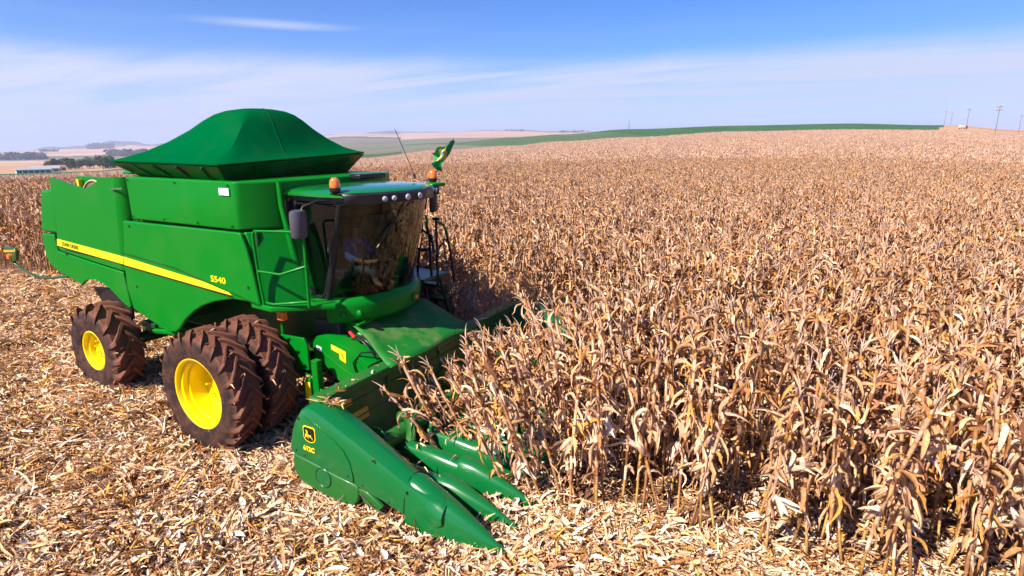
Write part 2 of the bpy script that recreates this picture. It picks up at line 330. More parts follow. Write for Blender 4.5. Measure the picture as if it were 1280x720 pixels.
# ------------------------------------------------------------------ dry corn
def plantmat(name, transl=.28):
    m = bpy.data.materials.new(name); m.use_nodes = True; nt = m.node_tree; nt.nodes.clear(); L = nt.links.new
    o = nd(nt, 'ShaderNodeOutputMaterial'); at = nd(nt, 'ShaderNodeAttribute'); at.attribute_name = 'tint'
    oi = nd(nt, 'ShaderNodeObjectInfo'); mr = nd(nt, 'ShaderNodeMapRange'); mr.inputs[3].default_value = .8; mr.inputs[4].default_value = 1.15; L(oi.outputs['Random'], mr.inputs[0])
    tc = nd(nt, 'ShaderNodeTexCoord'); n = nd(nt, 'ShaderNodeTexNoise'); n.inputs['Scale'].default_value = 34; n.inputs['Detail'].default_value = 3; L(tc.outputs['Object'], n.inputs['Vector'])
    m2 = nd(nt, 'ShaderNodeMapRange'); m2.inputs[1].default_value = .3; m2.inputs[2].default_value = .7; m2.inputs[3].default_value = .72; m2.inputs[4].default_value = 1.2; L(n.outputs[0], m2.inputs[0])
    mu = nd(nt, 'ShaderNodeMath', operation='MULTIPLY'); L(mr.outputs[0], mu.inputs[0]); L(m2.outputs[0], mu.inputs[1])
    sc = nd(nt, 'ShaderNodeVectorMath', operation='SCALE'); L(at.outputs['Vector'], sc.inputs[0]); L(mu.outputs[0], sc.inputs['Scale'])
    d = nd(nt, 'ShaderNodeBsdfDiffuse'); t = nd(nt, 'ShaderNodeBsdfTranslucent'); L(sc.outputs[0], d.inputs[0]); L(sc.outputs[0], t.inputs[0])
    mx = nd(nt, 'ShaderNodeMixShader'); mx.inputs[0].default_value = transl; L(d.outputs[0], mx.inputs[1]); L(t.outputs[0], mx.inputs[2])
    L(mx.outputs[0], o.inputs[0]); return m
DRY = plantmat('dry_corn_leaf', .12); STRAW = plantmat('dry_straw', .1)
PAL = [(.66, .40, .205), (.60, .335, .15), (.48, .24, .10), (.74, .49, .28), (.62, .39, .25), (.62, .32, .08), (.24, .105, .045), (.84, .63, .42), (.53, .31, .17), (.36, .175, .08), (.68, .42, .22)]
PALFAR = [(.70, .43, .25), (.64, .37, .20), (.52, .27, .13), (.78, .53, .34), (.68, .44, .31), (.64, .34, .11), (.28, .125, .055), (.85, .64, .45), (.58, .35, .22), (.42, .21, .105)]
def pick(rg, extra=None):
    c = rg.choice(extra or PAL); k = rg.uniform(.78, 1.10); return (min(.92, c[0] * k * 1.04), c[1] * k, c[2] * k * 1.05)
def ribbon(mb, rg, base, az, e0, droop, Ln, w, seg=6, twist=0, fold=.25, col=(1, 1, 1), three=True, power=1.3, wave=.0, crinkle=.0):
    p = Vector(base); secs = []; a = az; step = Ln / seg; ph = rg.uniform(0, 6)
    for i in range(seg + 1):
        t = i / seg; e = e0 - droop * t ** power + (crinkle * math.sin(i * 2.3 + ph) if crinkle else 0)
        d = Vector((math.cos(a) * math.cos(e), math.sin(a) * math.cos(e), math.sin(e)))
        side = Vector((-math.sin(a), math.cos(a), 0)); up = d.cross(side)
        tw = twist * t; side = side * math.cos(tw) + up * math.sin(tw); up = d.cross(side)
        ww = w * (.45 + 1.5 * t if t < .35 else (1 - ((t - .35) / .65) ** 1.6)) * .5 + .002
        secs.append((p.copy(), side * ww, up * ww * fold)); p = p + d * step; a += wave * math.sin(t * 5 + ph)
    vs = []; fs = []
    if three:
        for q, s_, u in secs: vs += [q - s_ + u, q - u, q + s_ + u]
        for i in range(seg): fs += [(3 * i, 3 * i + 1, 3 * i + 4, 3 * i + 3), (3 * i + 1, 3 * i + 2, 3 * i + 5, 3 * i + 4)]
    else:
        for q, s_, u in secs: vs += [q - s_, q + s_]
        for i in range(seg): fs.append((2 * i, 2 * i + 1, 2 * i + 3, 2 * i + 2))
    mb.add(vs, fs, col)
STEMC = [(.62, .33, .08), (.52, .27, .08), (.66, .40, .12), (.42, .21, .08)]
def corn(seed):
    """stalk, leaves, ear, tassel as four builders"""
    rg = random.Random(seed); H = rg.uniform(1.75, 2.2); st = MB(); lf = MB(); ea = MB(); ta = MB()
    lean = rg.uniform(0, .12); la = rg.uniform(0, 6.28); bend = rg.uniform(-.05, .05)
    def axis(z): t = z / H; return Vector((math.cos(la) * lean * t * z + bend * math.sin(t * 5), math.sin(la) * lean * t * z, z))
    zs = [H * k / 9 for k in range(10)]; off = len(st.v)
    st.tube([axis(z) for z in zs], [.0165 * (1 - .68 * z / H) for z in zs], 5); c = pick(rg, STEMC); st.c = [c] * len(st.v)
    nl = rg.randint(19, 24); a = rg.uniform(0, 6.28)
    for i in range(nl):
        z = H * (.30 + .69 * (i / nl) ** .85) + rg.uniform(-.05, .05); a += math.pi + rg.uniform(-1.1, 1.1)
        k = 1 - abs(i / nl - .5) * .8; Ln = rg.uniform(.20, .48) * (.6 + .45 * k); w = rg.uniform(.022, .050)
        c = pick(rg); u = rg.random()
        if u < .70:      # hanging down close to the stalk
            e0 = rg.uniform(1.0, 1.5); dr = rg.uniform(2.5, 3.2); pw = rg.uniform(.25, .6)
        elif u < .82:    # arching
            e0 = rg.uniform(.9, 1.4); dr = rg.uniform(1.5, 2.8); pw = rg.uniform(.6, 1.2)
        else:            # still upright, often broken
            e0 = rg.uniform(1.1, 1.5); dr = rg.uniform(.1, 1.2); pw = 1.4; Ln *= .8
        ribbon(lf, rg, axis(z), a, e0, dr, Ln, w, 7, rg.uniform(-4.5, 4.5), rg.uniform(.3, 1.1), c, True, pw, rg.uniform(.15, .8), rg.uniform(0, .5))
        # leaf sheath wrapped round the stalk
        s0 = axis(max(.05, z - .15)); s1 = axis(z + .02); o = len(lf.v); lf.tube([s0, s1], [.017, .021], 5, cap=False); lf.c[o:] = [pick(rg)] * (len(lf.v) - o)
    for e in range(1 if rg.random() < .8 else 2):
        z = H * rg.uniform(.42, .56); a = rg.uniform(0, 6.28); el = rg.choice([rg.uniform(.6, 1.2), rg.uniform(-1.3, -.5)])
        d = Vector((math.cos(a) * math.cos(el), math.sin(a) * math.cos(el), math.sin(el))); b0 = axis(z) + Vector((math.cos(a), math.sin(a), 0)) * .02
        Ln = rg.uniform(.19, .26); c = pick(rg, [(.72, .52, .32), (.66, .44, .25), (.78, .62, .44)]); o = len(ea.v)
        ea.tube([b0, b0 + d * Ln * .15, b0 + d * Ln * .45, b0 + d * Ln * .8, b0 + d * Ln * 1.05], [.012, .028, .034, .025, .004], 7); ea.c[o:] = [c] * (len(ea.v) - o)
        for k in range(3):
            aa = a + rg.uniform(-.9, .9); ribbon(ea, rg, b0 + d * .03, aa, el + rg.uniform(-.5, .5), rg.uniform(-.6, 1.0), Ln * rg.uniform(.9, 1.4), .055, 4, rg.uniform(-.6, .6), .5, pick(rg, [(.72, .53, .33), (.68, .45, .26), (.8, .66, .5)]))
    top = axis(H)
    for k in range(rg.randint(3, 5)):
        a = rg.uniform(0, 6.28); e0 = 1.5 if k < 2 else rg.uniform(1.0, 1.4)
        ribbon(ta, rg, top - Vector((0, 0, rg.uniform(0, .08))), a, e0, rg.uniform(.1, 1.1), rg.uniform(.12, .26), .014, 3, 1.5, .9, pick(rg, [(.60, .42, .30), (.64, .44, .30), (.70, .50, .35)]))
    return st, lf, ea, ta
def small_corn(mb, rg, x, y):
    H = rg.uniform(1.75, 2.25); la = rg.uniform(0, 6.28); ln = rg.uniform(0, .15)
    top = Vector((x + math.cos(la) * ln * H, y + math.sin(la) * ln * H, H)); o = len(mb.v)
    mb.tube([(x, y, 0), (x * .5 + top.x * .5, y * .5 + top.y * .5, H * .5), top], [.016, .013, .007], 3, cap=False); mb.c[o:] = [pick(rg, STEMC)] * (len(mb.v) - o)
    a = rg.uniform(0, 6.28)
    for i in range(13):
        z = H * (.28 + .72 * i / 13); t = z / H; a += math.pi + rg.uniform(-.8, .8); hang = rg.random() < .65
        ribbon(mb, rg, (x + (top.x - x) * t, y + (top.y - y) * t, z), a, rg.uniform(1.0, 1.4), rg.uniform(2.4, 3.0) if hang else rg.uniform(.4, 2.2), rg.uniform(.24, .44), rg.uniform(.04, .075), 3, rg.uniform(-2.5, 2.5), .4, pick(rg, PALFAR), False, .6 if hang else 1.2)
    for k in range(4):
        ribbon(mb, rg, top, rg.uniform(0, 6.28), rg.uniform(.9, 1.5), .4, .3, .028, 2, 1, .5, pick(rg, [(.60, .42, .30), (.70, .50, .35)]), False)
NVAR = 10
PROTO = []
for k in range(NVAR):
    parts = corn(100 + k); PROTO.append([p.mesh(nm, True) for p, nm in zip(parts, ('stalk', 'leaves', 'ear', 'tassel'))])
    for me in PROTO[-1]:
        me.materials.append(DRY)
        me.polygons.foreach_set('use_smooth', [True] * len(me.polygons))
def joined(k):
    mb = MB()
    for p in corn(100 + k): mb.add(p.v, p.f); mb.c[-len(p.v):] = p.c
    return mb
def var_collection(name, builders, material):
    c = bpy.data.collections.new(name)
    for i, mb in enumerate(builders):
        me = mb.mesh(name, True); me.materials.append(material); me.polygons.foreach_set('use_smooth', [True] * len(me.polygons))
        c.objects.link(bpy.data.objects.new(name, me))
    return c
def scatter(name, layers):
    """layers: (points Nx3, rot Nx3, scale N, collection); one object whose points carry copies of the meshes in the collections"""
    pts = np.concatenate([l[0] for l in layers]); rot = np.concatenate([l[1] for l in layers]); scl = np.concatenate([l[2] for l in layers])
    idx = np.concatenate([np.random.default_rng(9 + i).integers(0, len(l[3].objects), len(l[0])) for i, l in enumerate(layers)])
    lay = np.concatenate([np.full(len(l[0]), i) for i, l in enumerate(layers)])
    me = bpy.data.meshes.new(name); me.vertices.add(len(pts)); me.vertices.foreach_set('co', pts.astype(np.float32).ravel())
    for nm, ty, v, key in (('rot', 'FLOAT_VECTOR', rot.astype(np.float32), 'vector'), ('scl', 'FLOAT', scl.astype(np.float32), 'value'), ('idx', 'INT', idx.astype(np.int32), 'value'), ('lay', 'INT', lay.astype(np.int32), 'value')):
        at = me.attributes.new(nm, ty, 'POINT'); at.data.foreach_set(key, v.ravel())
    o = bpy.data.objects.new(name, me); COL.objects.link(o); o['kind'] = 'stuff'
    ng = bpy.data.node_groups.new(name, 'GeometryNodeTree'); ng.interface.new_socket('Geometry', in_out='INPUT', socket_type='NodeSocketGeometry'); ng.interface.new_socket('Geometry', in_out='OUTPUT', socket_type='NodeSocketGeometry')
    L = ng.links.new; gi = ng.nodes.new('NodeGroupInput'); go = ng.nodes.new('NodeGroupOutput'); jn = ng.nodes.new('GeometryNodeJoinGeometry')
    def attr(nm, ty): a = ng.nodes.new('GeometryNodeInputNamedAttribute'); a.data_type = ty; a.inputs['Name'].default_value = nm; return a.outputs['Attribute']
    ra, sa, ia, la = attr('rot', 'FLOAT_VECTOR'), attr('scl', 'FLOAT'), attr('idx', 'INT'), attr('lay', 'INT')
    for i, l in enumerate(layers):
        cmp = ng.nodes.new('FunctionNodeCompare'); cmp.data_type = 'INT'; cmp.operation = 'EQUAL'
        ins = [s for s in cmp.inputs if s.type == 'INT']; L(la, ins[0]); ins[1].default_value = i
        ci = ng.nodes.new('GeometryNodeCollectionInfo'); ci.inputs['Collection'].default_value = l[3]; ci.inputs['Separate Children'].default_value = True; ci.inputs['Reset Children'].default_value = True
        ip = ng.nodes.new('GeometryNodeInstanceOnPoints'); ip.inputs['Pick Instance'].default_value = True
        L(gi.outputs[0], ip.inputs['Points']); L(cmp.outputs[0], ip.inputs['Selection']); L(ci.outputs[0], ip.inputs['Instance']); L(ia, ip.inputs['Instance Index']); L(ra, ip.inputs['Rotation']); L(sa, ip.inputs['Scale'])
        L(ip.outputs[0], jn.inputs[0])
    L(jn.outputs[0], go.inputs[0])
    m = o.modifiers.new('scatter', 'NODES'); m.node_group = ng; return o
rng = np.random.default_rng(11)
ROWDIR = R(2.6)                         # rows run almost straight along +Y
def corn_mask(x, y):
    edge_r = y > -1.0 + .12 * np.sin(x * 2.1)
    cut = np.where(x > 4.7, edge_r, np.where(x > 1.9, y > 3.25, y > 3.1 + (x - 1) * .1))
    return cut
def field_points(r0, r1, sx, sy, jx, jy, amax):
    # rows sx apart, plants sy apart, turned by ROWDIR about (8, 0)
    N = int(2 * r1 / sx); M = int(2 * r1 / sy)
    if N * M > 4e6: pass
    i = (np.arange(N) - N // 2) * sx; j = (np.arange(M) - M // 2) * sy
    I, J = np.meshgrid(i, j); I = I.ravel(); J = J.ravel()
    I = I + rng.uniform(-jx, jx, I.size); J = J + rng.uniform(-jy, jy, J.size)
    c, s = math.cos(ROWDIR), math.sin(ROWDIR)
    x = 8.02 + .5 * sx + I * c + J * s; y = -I * s + J * c
    a, r = bearing(x, y)
    k = (r >= r0) & (r < r1) & (np.abs(a) < R(amax)) & corn_mask(x, y)
    return x[k], y[k]
xn, yn = field_points(4, 62, .68, .142, .045, .07, 52)
m_ = yn > 1.55; xn, yn = xn[m_], yn[m_]
hx, hy = np.meshgrid(np.arange(4.8, 30, .165), np.arange(-.93, 1.5, .47)); hx = hx.ravel(); hy = hy.ravel()
hx = hx + rng.uniform(-.06, .06, hx.size); hy = hy + rng.uniform(-.08, .08, hy.size); ha, hr_ = bearing(hx, hy); m_ = np.abs(ha) < R(60)
xn = np.concatenate([xn, hx[m_]]); yn = np.concatenate([yn, hy[m_]])
keep = (rng.random(xn.size) > .07) & (np.sin(xn * 7.1 + yn * .9) + np.sin(yn * 1.3 - xn * 3.7) > -1.75); xn, yn = xn[keep], yn[keep]
# the plants drawn in between the dividers
gx, gy = [], []
for k in range(2, 12):
    yy = -2.42 + .455 * k + .23
    for xx in np.arange(2.95 if k > 3 else 3.45 if k == 3 else 4.35, 4.75 if k > 2 else 5.6, .105):
        gx.append(xx + rng.uniform(-.05, .05) + (.25 if yy > 1.2 else 0)); gy.append(yy + rng.uniform(-.11, .11))
gx = np.array(gx); gy = np.array(gy); m_ = ~((gy > 1.5) & (gx < 4.1)) & ~((gy > .6) & (gx < 3.5)); gx, gy = gx[m_], gy[m_]
d = np.hypot(xn - CAM.x, yn - CAM.y); order = np.argsort(d); NEAR = 215
near_i = order[:NEAR]; rest = order[NEAR:]
def place_corn(x, y, z, rot, sc, label, group, k):
    t = thing('corn_plant', label, 'corn plant', (x, y, z), 0, group); t.rotation_euler = rot; t.scale = (sc, sc, sc)
    for me, nm in zip(PROTO[k], ('stalk', 'leaves', 'ear', 'tassel')):
        o = bpy.data.objects.new(nm, me); COL.objects.link(o); o.parent = t
for n_, i in enumerate(near_i):
    rx, ry = rng.normal(0, .09), rng.normal(0, .09)
    if rng.random() < .1: rx += rng.normal(0, .35)
    place_corn(xn[i], yn[i], -.02, (rx, ry, rng.uniform(0, 6.28)), rng.uniform(.92, 1.1), 'dry brown corn plant standing along the cut edge in the right foreground', 'corn plants along the cut edge', n_ % NVAR)
gk = rng.permutation(len(gx))
for n_, i in enumerate(gk):
    f = np.clip((4.95 - gx[i]) / 2.0, 0, 1); tilt = .08 + .95 * f ** 1.1 + rng.normal(0, .2)
    q = Matrix.Rotation(-tilt, 4, 'Y') @ Matrix.Rotation(rng.normal(0, .16), 4, 'X') @ Matrix.Rotation(rng.uniform(0, 6.28), 4, 'Z')
    if n_ < 300 - NEAR:
        place_corn(gx[i], gy[i], -.05 - .85 * f, q.to_euler(), rng.uniform(.88, 1.02), 'dry corn plant bent back over the harvester header', 'corn plants drawn into the header', n_ % NVAR)
gi_ = gk[300 - NEAR:]
gp = []; gr = []
for i in gi_:
    f = np.clip((4.95 - gx[i]) / 2.0, 0, 1); tilt = .08 + .95 * f ** 1.1 + rng.normal(0, .2)
    q = Matrix.Rotation(-tilt, 4, 'Y') @ Matrix.Rotation(rng.normal(0, .16), 4, 'X') @ Matrix.Rotation(rng.uniform(0, 6.28), 4, 'Z')
    gp.append((gx[i], gy[i], -.05 - .85 * f)); gr.append(tuple(q.to_euler()))
PLANTS = var_collection('corn_plant_kinds', [joined(k) for k in range(NVAR)], DRY)
def clump(seed):
    mb = MB(); rg = random.Random(seed)
    for i in range(3):
        for j in range(4):
            small_corn(mb, rg, (i - 1) * .6 + rg.uniform(-.1, .1), (j - 1.5) * .38 + rg.uniform(-.12, .12))
    return mb
CLUMPS = var_collection('corn_clump_kinds', [clump(300 + k) for k in range(8)], DRY)
xf, yf = field_points(62, 305, 1.8, 1.5, .15, .3, 45)
zf = ground_z(xf, yf)
nP = len(rest)
p1 = np.concatenate([np.stack([xn[rest], yn[rest], ground_z(xn[rest], yn[rest]) - .02], 1), np.array(gp)])
r1 = np.concatenate([np.stack([rng.normal(0, .09, nP), rng.normal(0, .09, nP), rng.uniform(0, 6.28, nP)], 1), np.array(gr)])
s1 = rng.uniform(.9, 1.1, len(p1))
flip = rng.integers(0, 2, xf.size) * math.pi - ROWDIR
scatter('standing_corn', [(p1, r1, s1, PLANTS), (np.stack([xf, yf, zf], 1), np.stack([0 * xf, 0 * xf, flip + rng.normal(0, .15, xf.size)], 1), rng.uniform(.92, 1.12, xf.size), CLUMPS)])

# ------------------------------------------------------------------ crop residue on the cut ground
LIT = [(.78, .47, .22), (.66, .36, .15), (.48, .23, .09), (.84, .57, .31), (.90, .72, .50), (.72, .42, .09), (.24, .10, .04), (.66, .41, .22), (.86, .63, .38)]
def litter(seed, rad=.42, n=150, pal=None, k_=1.0):
    rg = random.Random(seed); mb = MB(); pal = pal or LIT
    for i in range(n):
        a = rg.uniform(0, 6.28); r = rad * math.sqrt(rg.random()); z = rg.uniform(.0, .085) * (1 - .5 * r / rad)
        u = rg.random()
        if u < .035:
            ribbon(mb, rg, (r * math.cos(a), r * math.sin(a), z + .02), rg.uniform(0, 6.28), rg.uniform(-.1, .4), rg.uniform(-.2, .7), rg.uniform(.1, .24), rg.uniform(.035, .07), 4, rg.uniform(-1, 1), .35, pick(rg, [(.88, .74, .58), (.80, .60, .38), (.68, .44, .22)]), True, 1.2, .3)
        elif u < .80:
            Ln = rg.uniform(.035, .17) * k_ * (2.1 if rg.random() < .2 else 1); w = rg.uniform(.006, .028) * k_; c = pick(rg, pal)
            ribbon(mb, rg, (r * math.cos(a), r * math.sin(a), z), rg.uniform(0, 6.28), rg.uniform(-.2, .8), rg.uniform(.1, 1.7), Ln, w, 3, rg.uniform(-2.5, 2.5), rg.uniform(.2, 1.0), c, rg.random() < .5, 1.2, .4)
        elif u < .92:
            aa = rg.uniform(0, 6.28); Ln = rg.uniform(.06, .26); p = Vector((r * math.cos(a), r * math.sin(a), z)); o = len(mb.v)
            mb.tube([p, p + Vector((math.cos(aa), math.sin(aa), rg.uniform(-.1, .4))) * Ln], rg.uniform(.003, .009), 4); mb.c[o:] = [pick(rg, STEMC + LIT[:3])] * (len(mb.v) - o)
        else:
            c = pick(rg, [(.86, .72, .54), (.80, .62, .42), (.74, .52, .32)])
            for k in range(rg.randint(2, 5)):
                ribbon(mb, rg, (r * math.cos(a), r * math.sin(a), z + .01), rg.uniform(0, 6.28), rg.uniform(.1, 1.0), rg.uniform(.2, 1.4), rg.uniform(.04, .12), rg.uniform(.015, .04), 3, rg.uniform(-1, 1), .5, c, True)
    return mb
LIT_D = [(.42, .21, .09), (.30, .14, .06), (.52, .29, .13), (.22, .095, .04), (.60, .37, .19), (.66, .38, .09)]
LIT_B = LIT[:2] + LIT[3:5] + [(.90, .74, .54), (.84, .62, .38), (.76, .52, .28), (.88, .66, .42)]
LITTER = var_collection('residue_kinds', [litter(500 + k, pal=LIT_B) for k in range(12)], STRAW)
LITDARK = var_collection('dark_residue_kinds', [litter(600 + k, pal=LIT_D) for k in range(8)], STRAW)
LITMIX = var_collection('mixed_residue_kinds', [litter(650 + k) for k in range(8)], STRAW)
LITFAR = var_collection('coarse_residue_kinds', [litter(700 + k, .9, 150, None, 1.7) for k in range(6)], STRAW)
def lit_pts(r0, r1, dens, am):
    A = 2 * R(am) * .5 * (r1 * r1 - r0 * r0); n_ = int(A * dens); a = rng.uniform(-R(am), R(am), n_); r = np.sqrt(rng.uniform(r0 * r0, r1 * r1, n_)); h = a - HEAD
    x = CAM.x + r * np.sin(h); y = CAM.y + r * np.cos(h)
    m = corn_mask(x, y); k = ~m | (rng.random(n_) < .45) & (r < 14)
    return x[k], y[k]
lx, ly = lit_pts(2.5, 15, 15, 62); mx_, my_ = lit_pts(15, 32, 9, 54); fx, fy = lit_pts(32, 90, 2.2, 50)
def lr(x): return np.stack([rng.normal(0, .12, x.size), rng.normal(0, .12, x.size), rng.uniform(0, 6.28, x.size)], 1)
def bump(x, y): return .035 * np.sin(x * 1.7 + .6 * y) * np.sin(y * 2.1 - .4 * x) + .03 * np.sin(x * .9 + 1) * np.sin(y * .8)
lays = []
ax = np.concatenate([lx, mx_]); ay = np.concatenate([ly, my_])
bare = np.sin(ax * 1.15 + .7) * np.sin(ay * 1.6 + ax * .5 - .6) + .5 * np.sin(ax * 3.1 - ay * 2.7); kb = (bare < .85) | (rng.random(ax.size) < .3); ax, ay = ax[kb], ay[kb]
pat = np.sin(ax * 1.9 + 1.3 * np.sin(ay * 1.1)) * np.sin(ay * 2.3 + np.sin(ax * 1.4)) + .6 * np.sin(ax * 5.1 + ay * 3.3) * np.sin(ay * 4.7 - ax * 2.2) + rng.normal(0, .55, ax.size)
for m_, c, sc_ in ((pat > .25, LITTER, 1.0), (pat < -.45, LITDARK, .95), ((pat <= .25) & (pat >= -.45), LITMIX, 1.0)):
    x, y = ax[m_], ay[m_]; lays.append((np.stack([x, y, ground_z(x, y) + bump(x, y) - .005], 1), lr(x), rng.uniform(.75, 1.3, x.size) * sc_, c))
lays.append((np.stack([fx, fy, ground_z(fx, fy) + bump(fx, fy) - .005], 1), lr(fx), rng.uniform(.9, 1.5, fx.size), LITFAR))
# cut stubble left in rows
stb = []
for k in range(5):
    rg = random.Random(900 + k); mb = MB()
    for q in range(rg.randint(1, 3)):
        p = Vector((rg.uniform(-.06, .06), rg.uniform(-.06, .06), -.03)); h_ = rg.uniform(.08, .24); d = Vector((rg.uniform(-.35, .35), rg.uniform(-.35, .35), 1)) * h_; o = len(mb.v)
        mb.tube([p, p + d], [.013, .011], 6); mb.c[o:] = [pick(rg, STEMC)] * (len(mb.v) - o)
        for w_ in range(3): ribbon(mb, rg, p + d * rg.uniform(.3, 1), rg.uniform(0, 6.28), rg.uniform(.2, 1.2), rg.uniform(.8, 2.2), rg.uniform(.08, .2), .025, 3, rg.uniform(-2, 2), .5, pick(rg, LIT), True)
    stb.append(mb)
STUB = var_collection('stubble_kinds', stb, STRAW)
sx_, sy_ = np.meshgrid(np.arange(-22, 12, .24), np.arange(-9, 3, .46)); sx_ = sx_.ravel() + rng.normal(0, .06, sx_.size); sy_ = sy_.ravel() + rng.normal(0, .03, sy_.size)
km = (~corn_mask(sx_, sy_)) & (rng.random(sx_.size) < .6) & ~((sx_ > 1.8) & (sx_ < 5) & (sy_ > -2.7))
sx_, sy_ = sx_[km], sy_[km]
lays.append((np.stack([sx_, sy_, bump(sx_, sy_)], 1), np.stack([rng.normal(0, .2, sx_.size), rng.normal(0, .2, sx_.size), rng.uniform(0, 6.28, sx_.size)], 1), rng.uniform(.8, 1.2, sx_.size), STUB))
scatter('crop_residue', lays)

# ------------------------------------------------------------------ the harvester
HV = thing('combine_harvester', 'large green combine harvester with yellow wheels and a green domed tank cover', 'combine harvester')
def text(name, s, size, loc, rot, m, parent, sx=1, bold=.0, shear=0):
    cu = bpy.data.curves.new(name, 'FONT'); cu.body = s; cu.size = size; cu.extrude = .0015; cu.offset = bold; cu.shear = shear; cu.resolution_u = 3
    tmp = bpy.data.objects.new(name, cu); COL.objects.link(tmp)
    me = bpy.data.meshes.new_from_object(tmp.evaluated_get(bpy.context.evaluated_depsgraph_get())); bpy.data.objects.remove(tmp); bpy.data.curves.remove(cu)
    me.name = name; me.materials.clear(); me.materials.append(m); o = bpy.data.objects.new(name, me); COL.objects.link(o); o.parent = parent
    o.location = loc; o.rotation_euler = rot; o.scale = (sx, 1, 1); return o
def offset_prism(poly, y, th, curl=None): return MB().prism(poly, y, y + th)

# frame and inner body
b_ = MB(); b_.box(-5.5, -2.7, -1.52, 1.52, 1.95, 3.05); b_.box(-2.7, .25, -1.5, 1.5, 2.0, 3.0); b_.box(-4.6, 1.0, -.85, .85, 1.0, 2.0)
b_.box(-2.75, -1.95, -1.45, 1.45, 1.3, 2.0)
b_.build('body_frame', GREEN_DK, HV, bevel=.02)
# lower front side panel (both sides)
FP = [(-2.90, 2.985), (.10, 3.0), (.19, 2.8), (.27, 2.5), (.38, 1.94), (.1, 1.98), (-.26, 1.97), (-.70, 1.87), (-1.0, 1.765), (-1.25, 1.64), (-1.53, 1.45), (-1.72, 1.27), (-1.84, 1.195), (-2.0, 1.165), (-2.12, 1.17), (-2.30, 1.215), (-3.02, 1.43), (-3.10, 1.8), (-3.08, 2.22), (-2.97, 2.65)]
RU = [(-5.08, 3.63), (-4.5, 3.54), (-3.98, 3.475), (-3.85, 3.475), (-3.4, 3.64), (-3.26, 3.68), (-2.92, 3.70), (-3.03, 3.0), (-3.16, 2.11), (-4.2, 2.19), (-5.22, 2.28), (-5.25, 2.34), (-5.15, 2.9)]
RL = [(-5.84, 2.55), (-5.36, 2.56), (-5.34, 2.24), (-5.2, 2.235), (-4.2, 2.15), (-3.17, 2.07), (-3.12, 1.85), (-3.07, 1.45), (-3.3, 1.55), (-3.62, 1.735), (-3.8, 1.80), (-3.99, 1.84), (-4.2, 1.845), (-4.38, 1.81), (-4.52, 1.745), (-4.64, 1.66), (-4.8, 1.70), (-5.5, 1.85), (-5.72, 1.95), (-5.84, 2.1)]
fps = MB().prism(FP, -1.66, -1.60).build('side_panel', GREEN, HV, bevel=.025, seg=3)
MB().prism(FP, 1.60, 1.66).build('side_panel', GREEN, HV, bevel=.02)
# curled rear upper panel: the flat sheet plus the edge that turns in at the front
rub = MB(); rub.prism(RU, -1.67, -1.62)
q0 = [(-2.92, 3.70), (-3.03, 3.0), (-3.16, 2.11)]; secs = []
for (dx, dy) in ((0, 0), (.06, .012), (.12, .045), (.17, .10), (.20, .17)): secs.append([(x + dx, -1.669 + dy, z - dx * .02) for x, z in q0])
rub.loft(secs, closed=False)
rps = rub.build('rear_side_panel', GREEN, HV, smooth=30)
MB().prism([(-5.1, 3.66), (-2.9, 3.70), (-3.1, 2.2), (-5.2, 2.3)], 1.62, 1.67).build('rear_side_panel', GREEN, HV, bevel=.015)
rls = MB().prism(RL, -1.66, -1.60).build('rear_fender', GREEN, HV, bevel=.02)
MB().prism(RL, 1.60, 1.66).build('rear_fender', GREEN, HV, bevel=.02)
lip = MB(); arc = [(-3.08, 1.45), (-3.3, 1.55), (-3.62, 1.735), (-3.8, 1.80), (-3.99, 1.84), (-4.2, 1.845), (-4.38, 1.81), (-4.52, 1.745), (-4.63, 1.66)]
lip.tube([(x, -1.665, z + .008) for x, z in arc], .022, 6); lip.build('fender_lip', GREEN, rls, smooth=60)
sl_ = MB(); sl_.box(-5.0, -3.2, -1.672, -1.664, 0, .018, Matrix.Translation((0, 0, 2.16)) @ Matrix.Rotation(R(2.2), 4, 'Y') @ Matrix.Translation((4.1 * 0, 0, .16 - .22 + .0)))
sl_.build('panel_slot', BLACK, rls)
rh = MB(); rh.prism([(-5.66, 3.28), (-5.58, 3.39), (-5.16, 3.39), (-5.26, 2.575), (-5.92, 2.575)], -1.63, 1.63)
rh.build('rear_hood', GREEN, HV, bevel=.05, seg=3)
rb = MB(); rb.prism([(-5.82, 2.55), (-5.3, 2.55), (-5.3, 1.95), (-5.7, 1.98)], -1.56, 1.56); rb.build('rear_wall', GREEN_DK, HV, bevel=.03)
for (x, z, pa, y_) in ((-2.78, 1.86, fps, -1.668), (.16, 2.2, fps, -1.668), (-2.72, 2.9, fps, -1.668), (-5.0, 2.42 - .2, rls, -1.668)):
    MB().lathe([(y_, .001), (y_, .022), (-1.655, .026)], 14, c=(x, 0, z)).build('panel_latch', BLACK, pa, smooth=40)
bo = MB()
for x, z in ((-2.55, 3.08), (-1.7, 3.08), (-.85, 3.08), (-.05, 3.08), (-2.55, 3.66), (-1.3, 3.66), (-.05, 3.66)): bo.lathe([(-1.672, .001), (-1.672, .011), (-1.65, .013)], 8, c=(x, 0, z))
boo = bo.build('tank_bolts', GREEN_DK, HV, smooth=40); boo['kind'] = 'stuff'
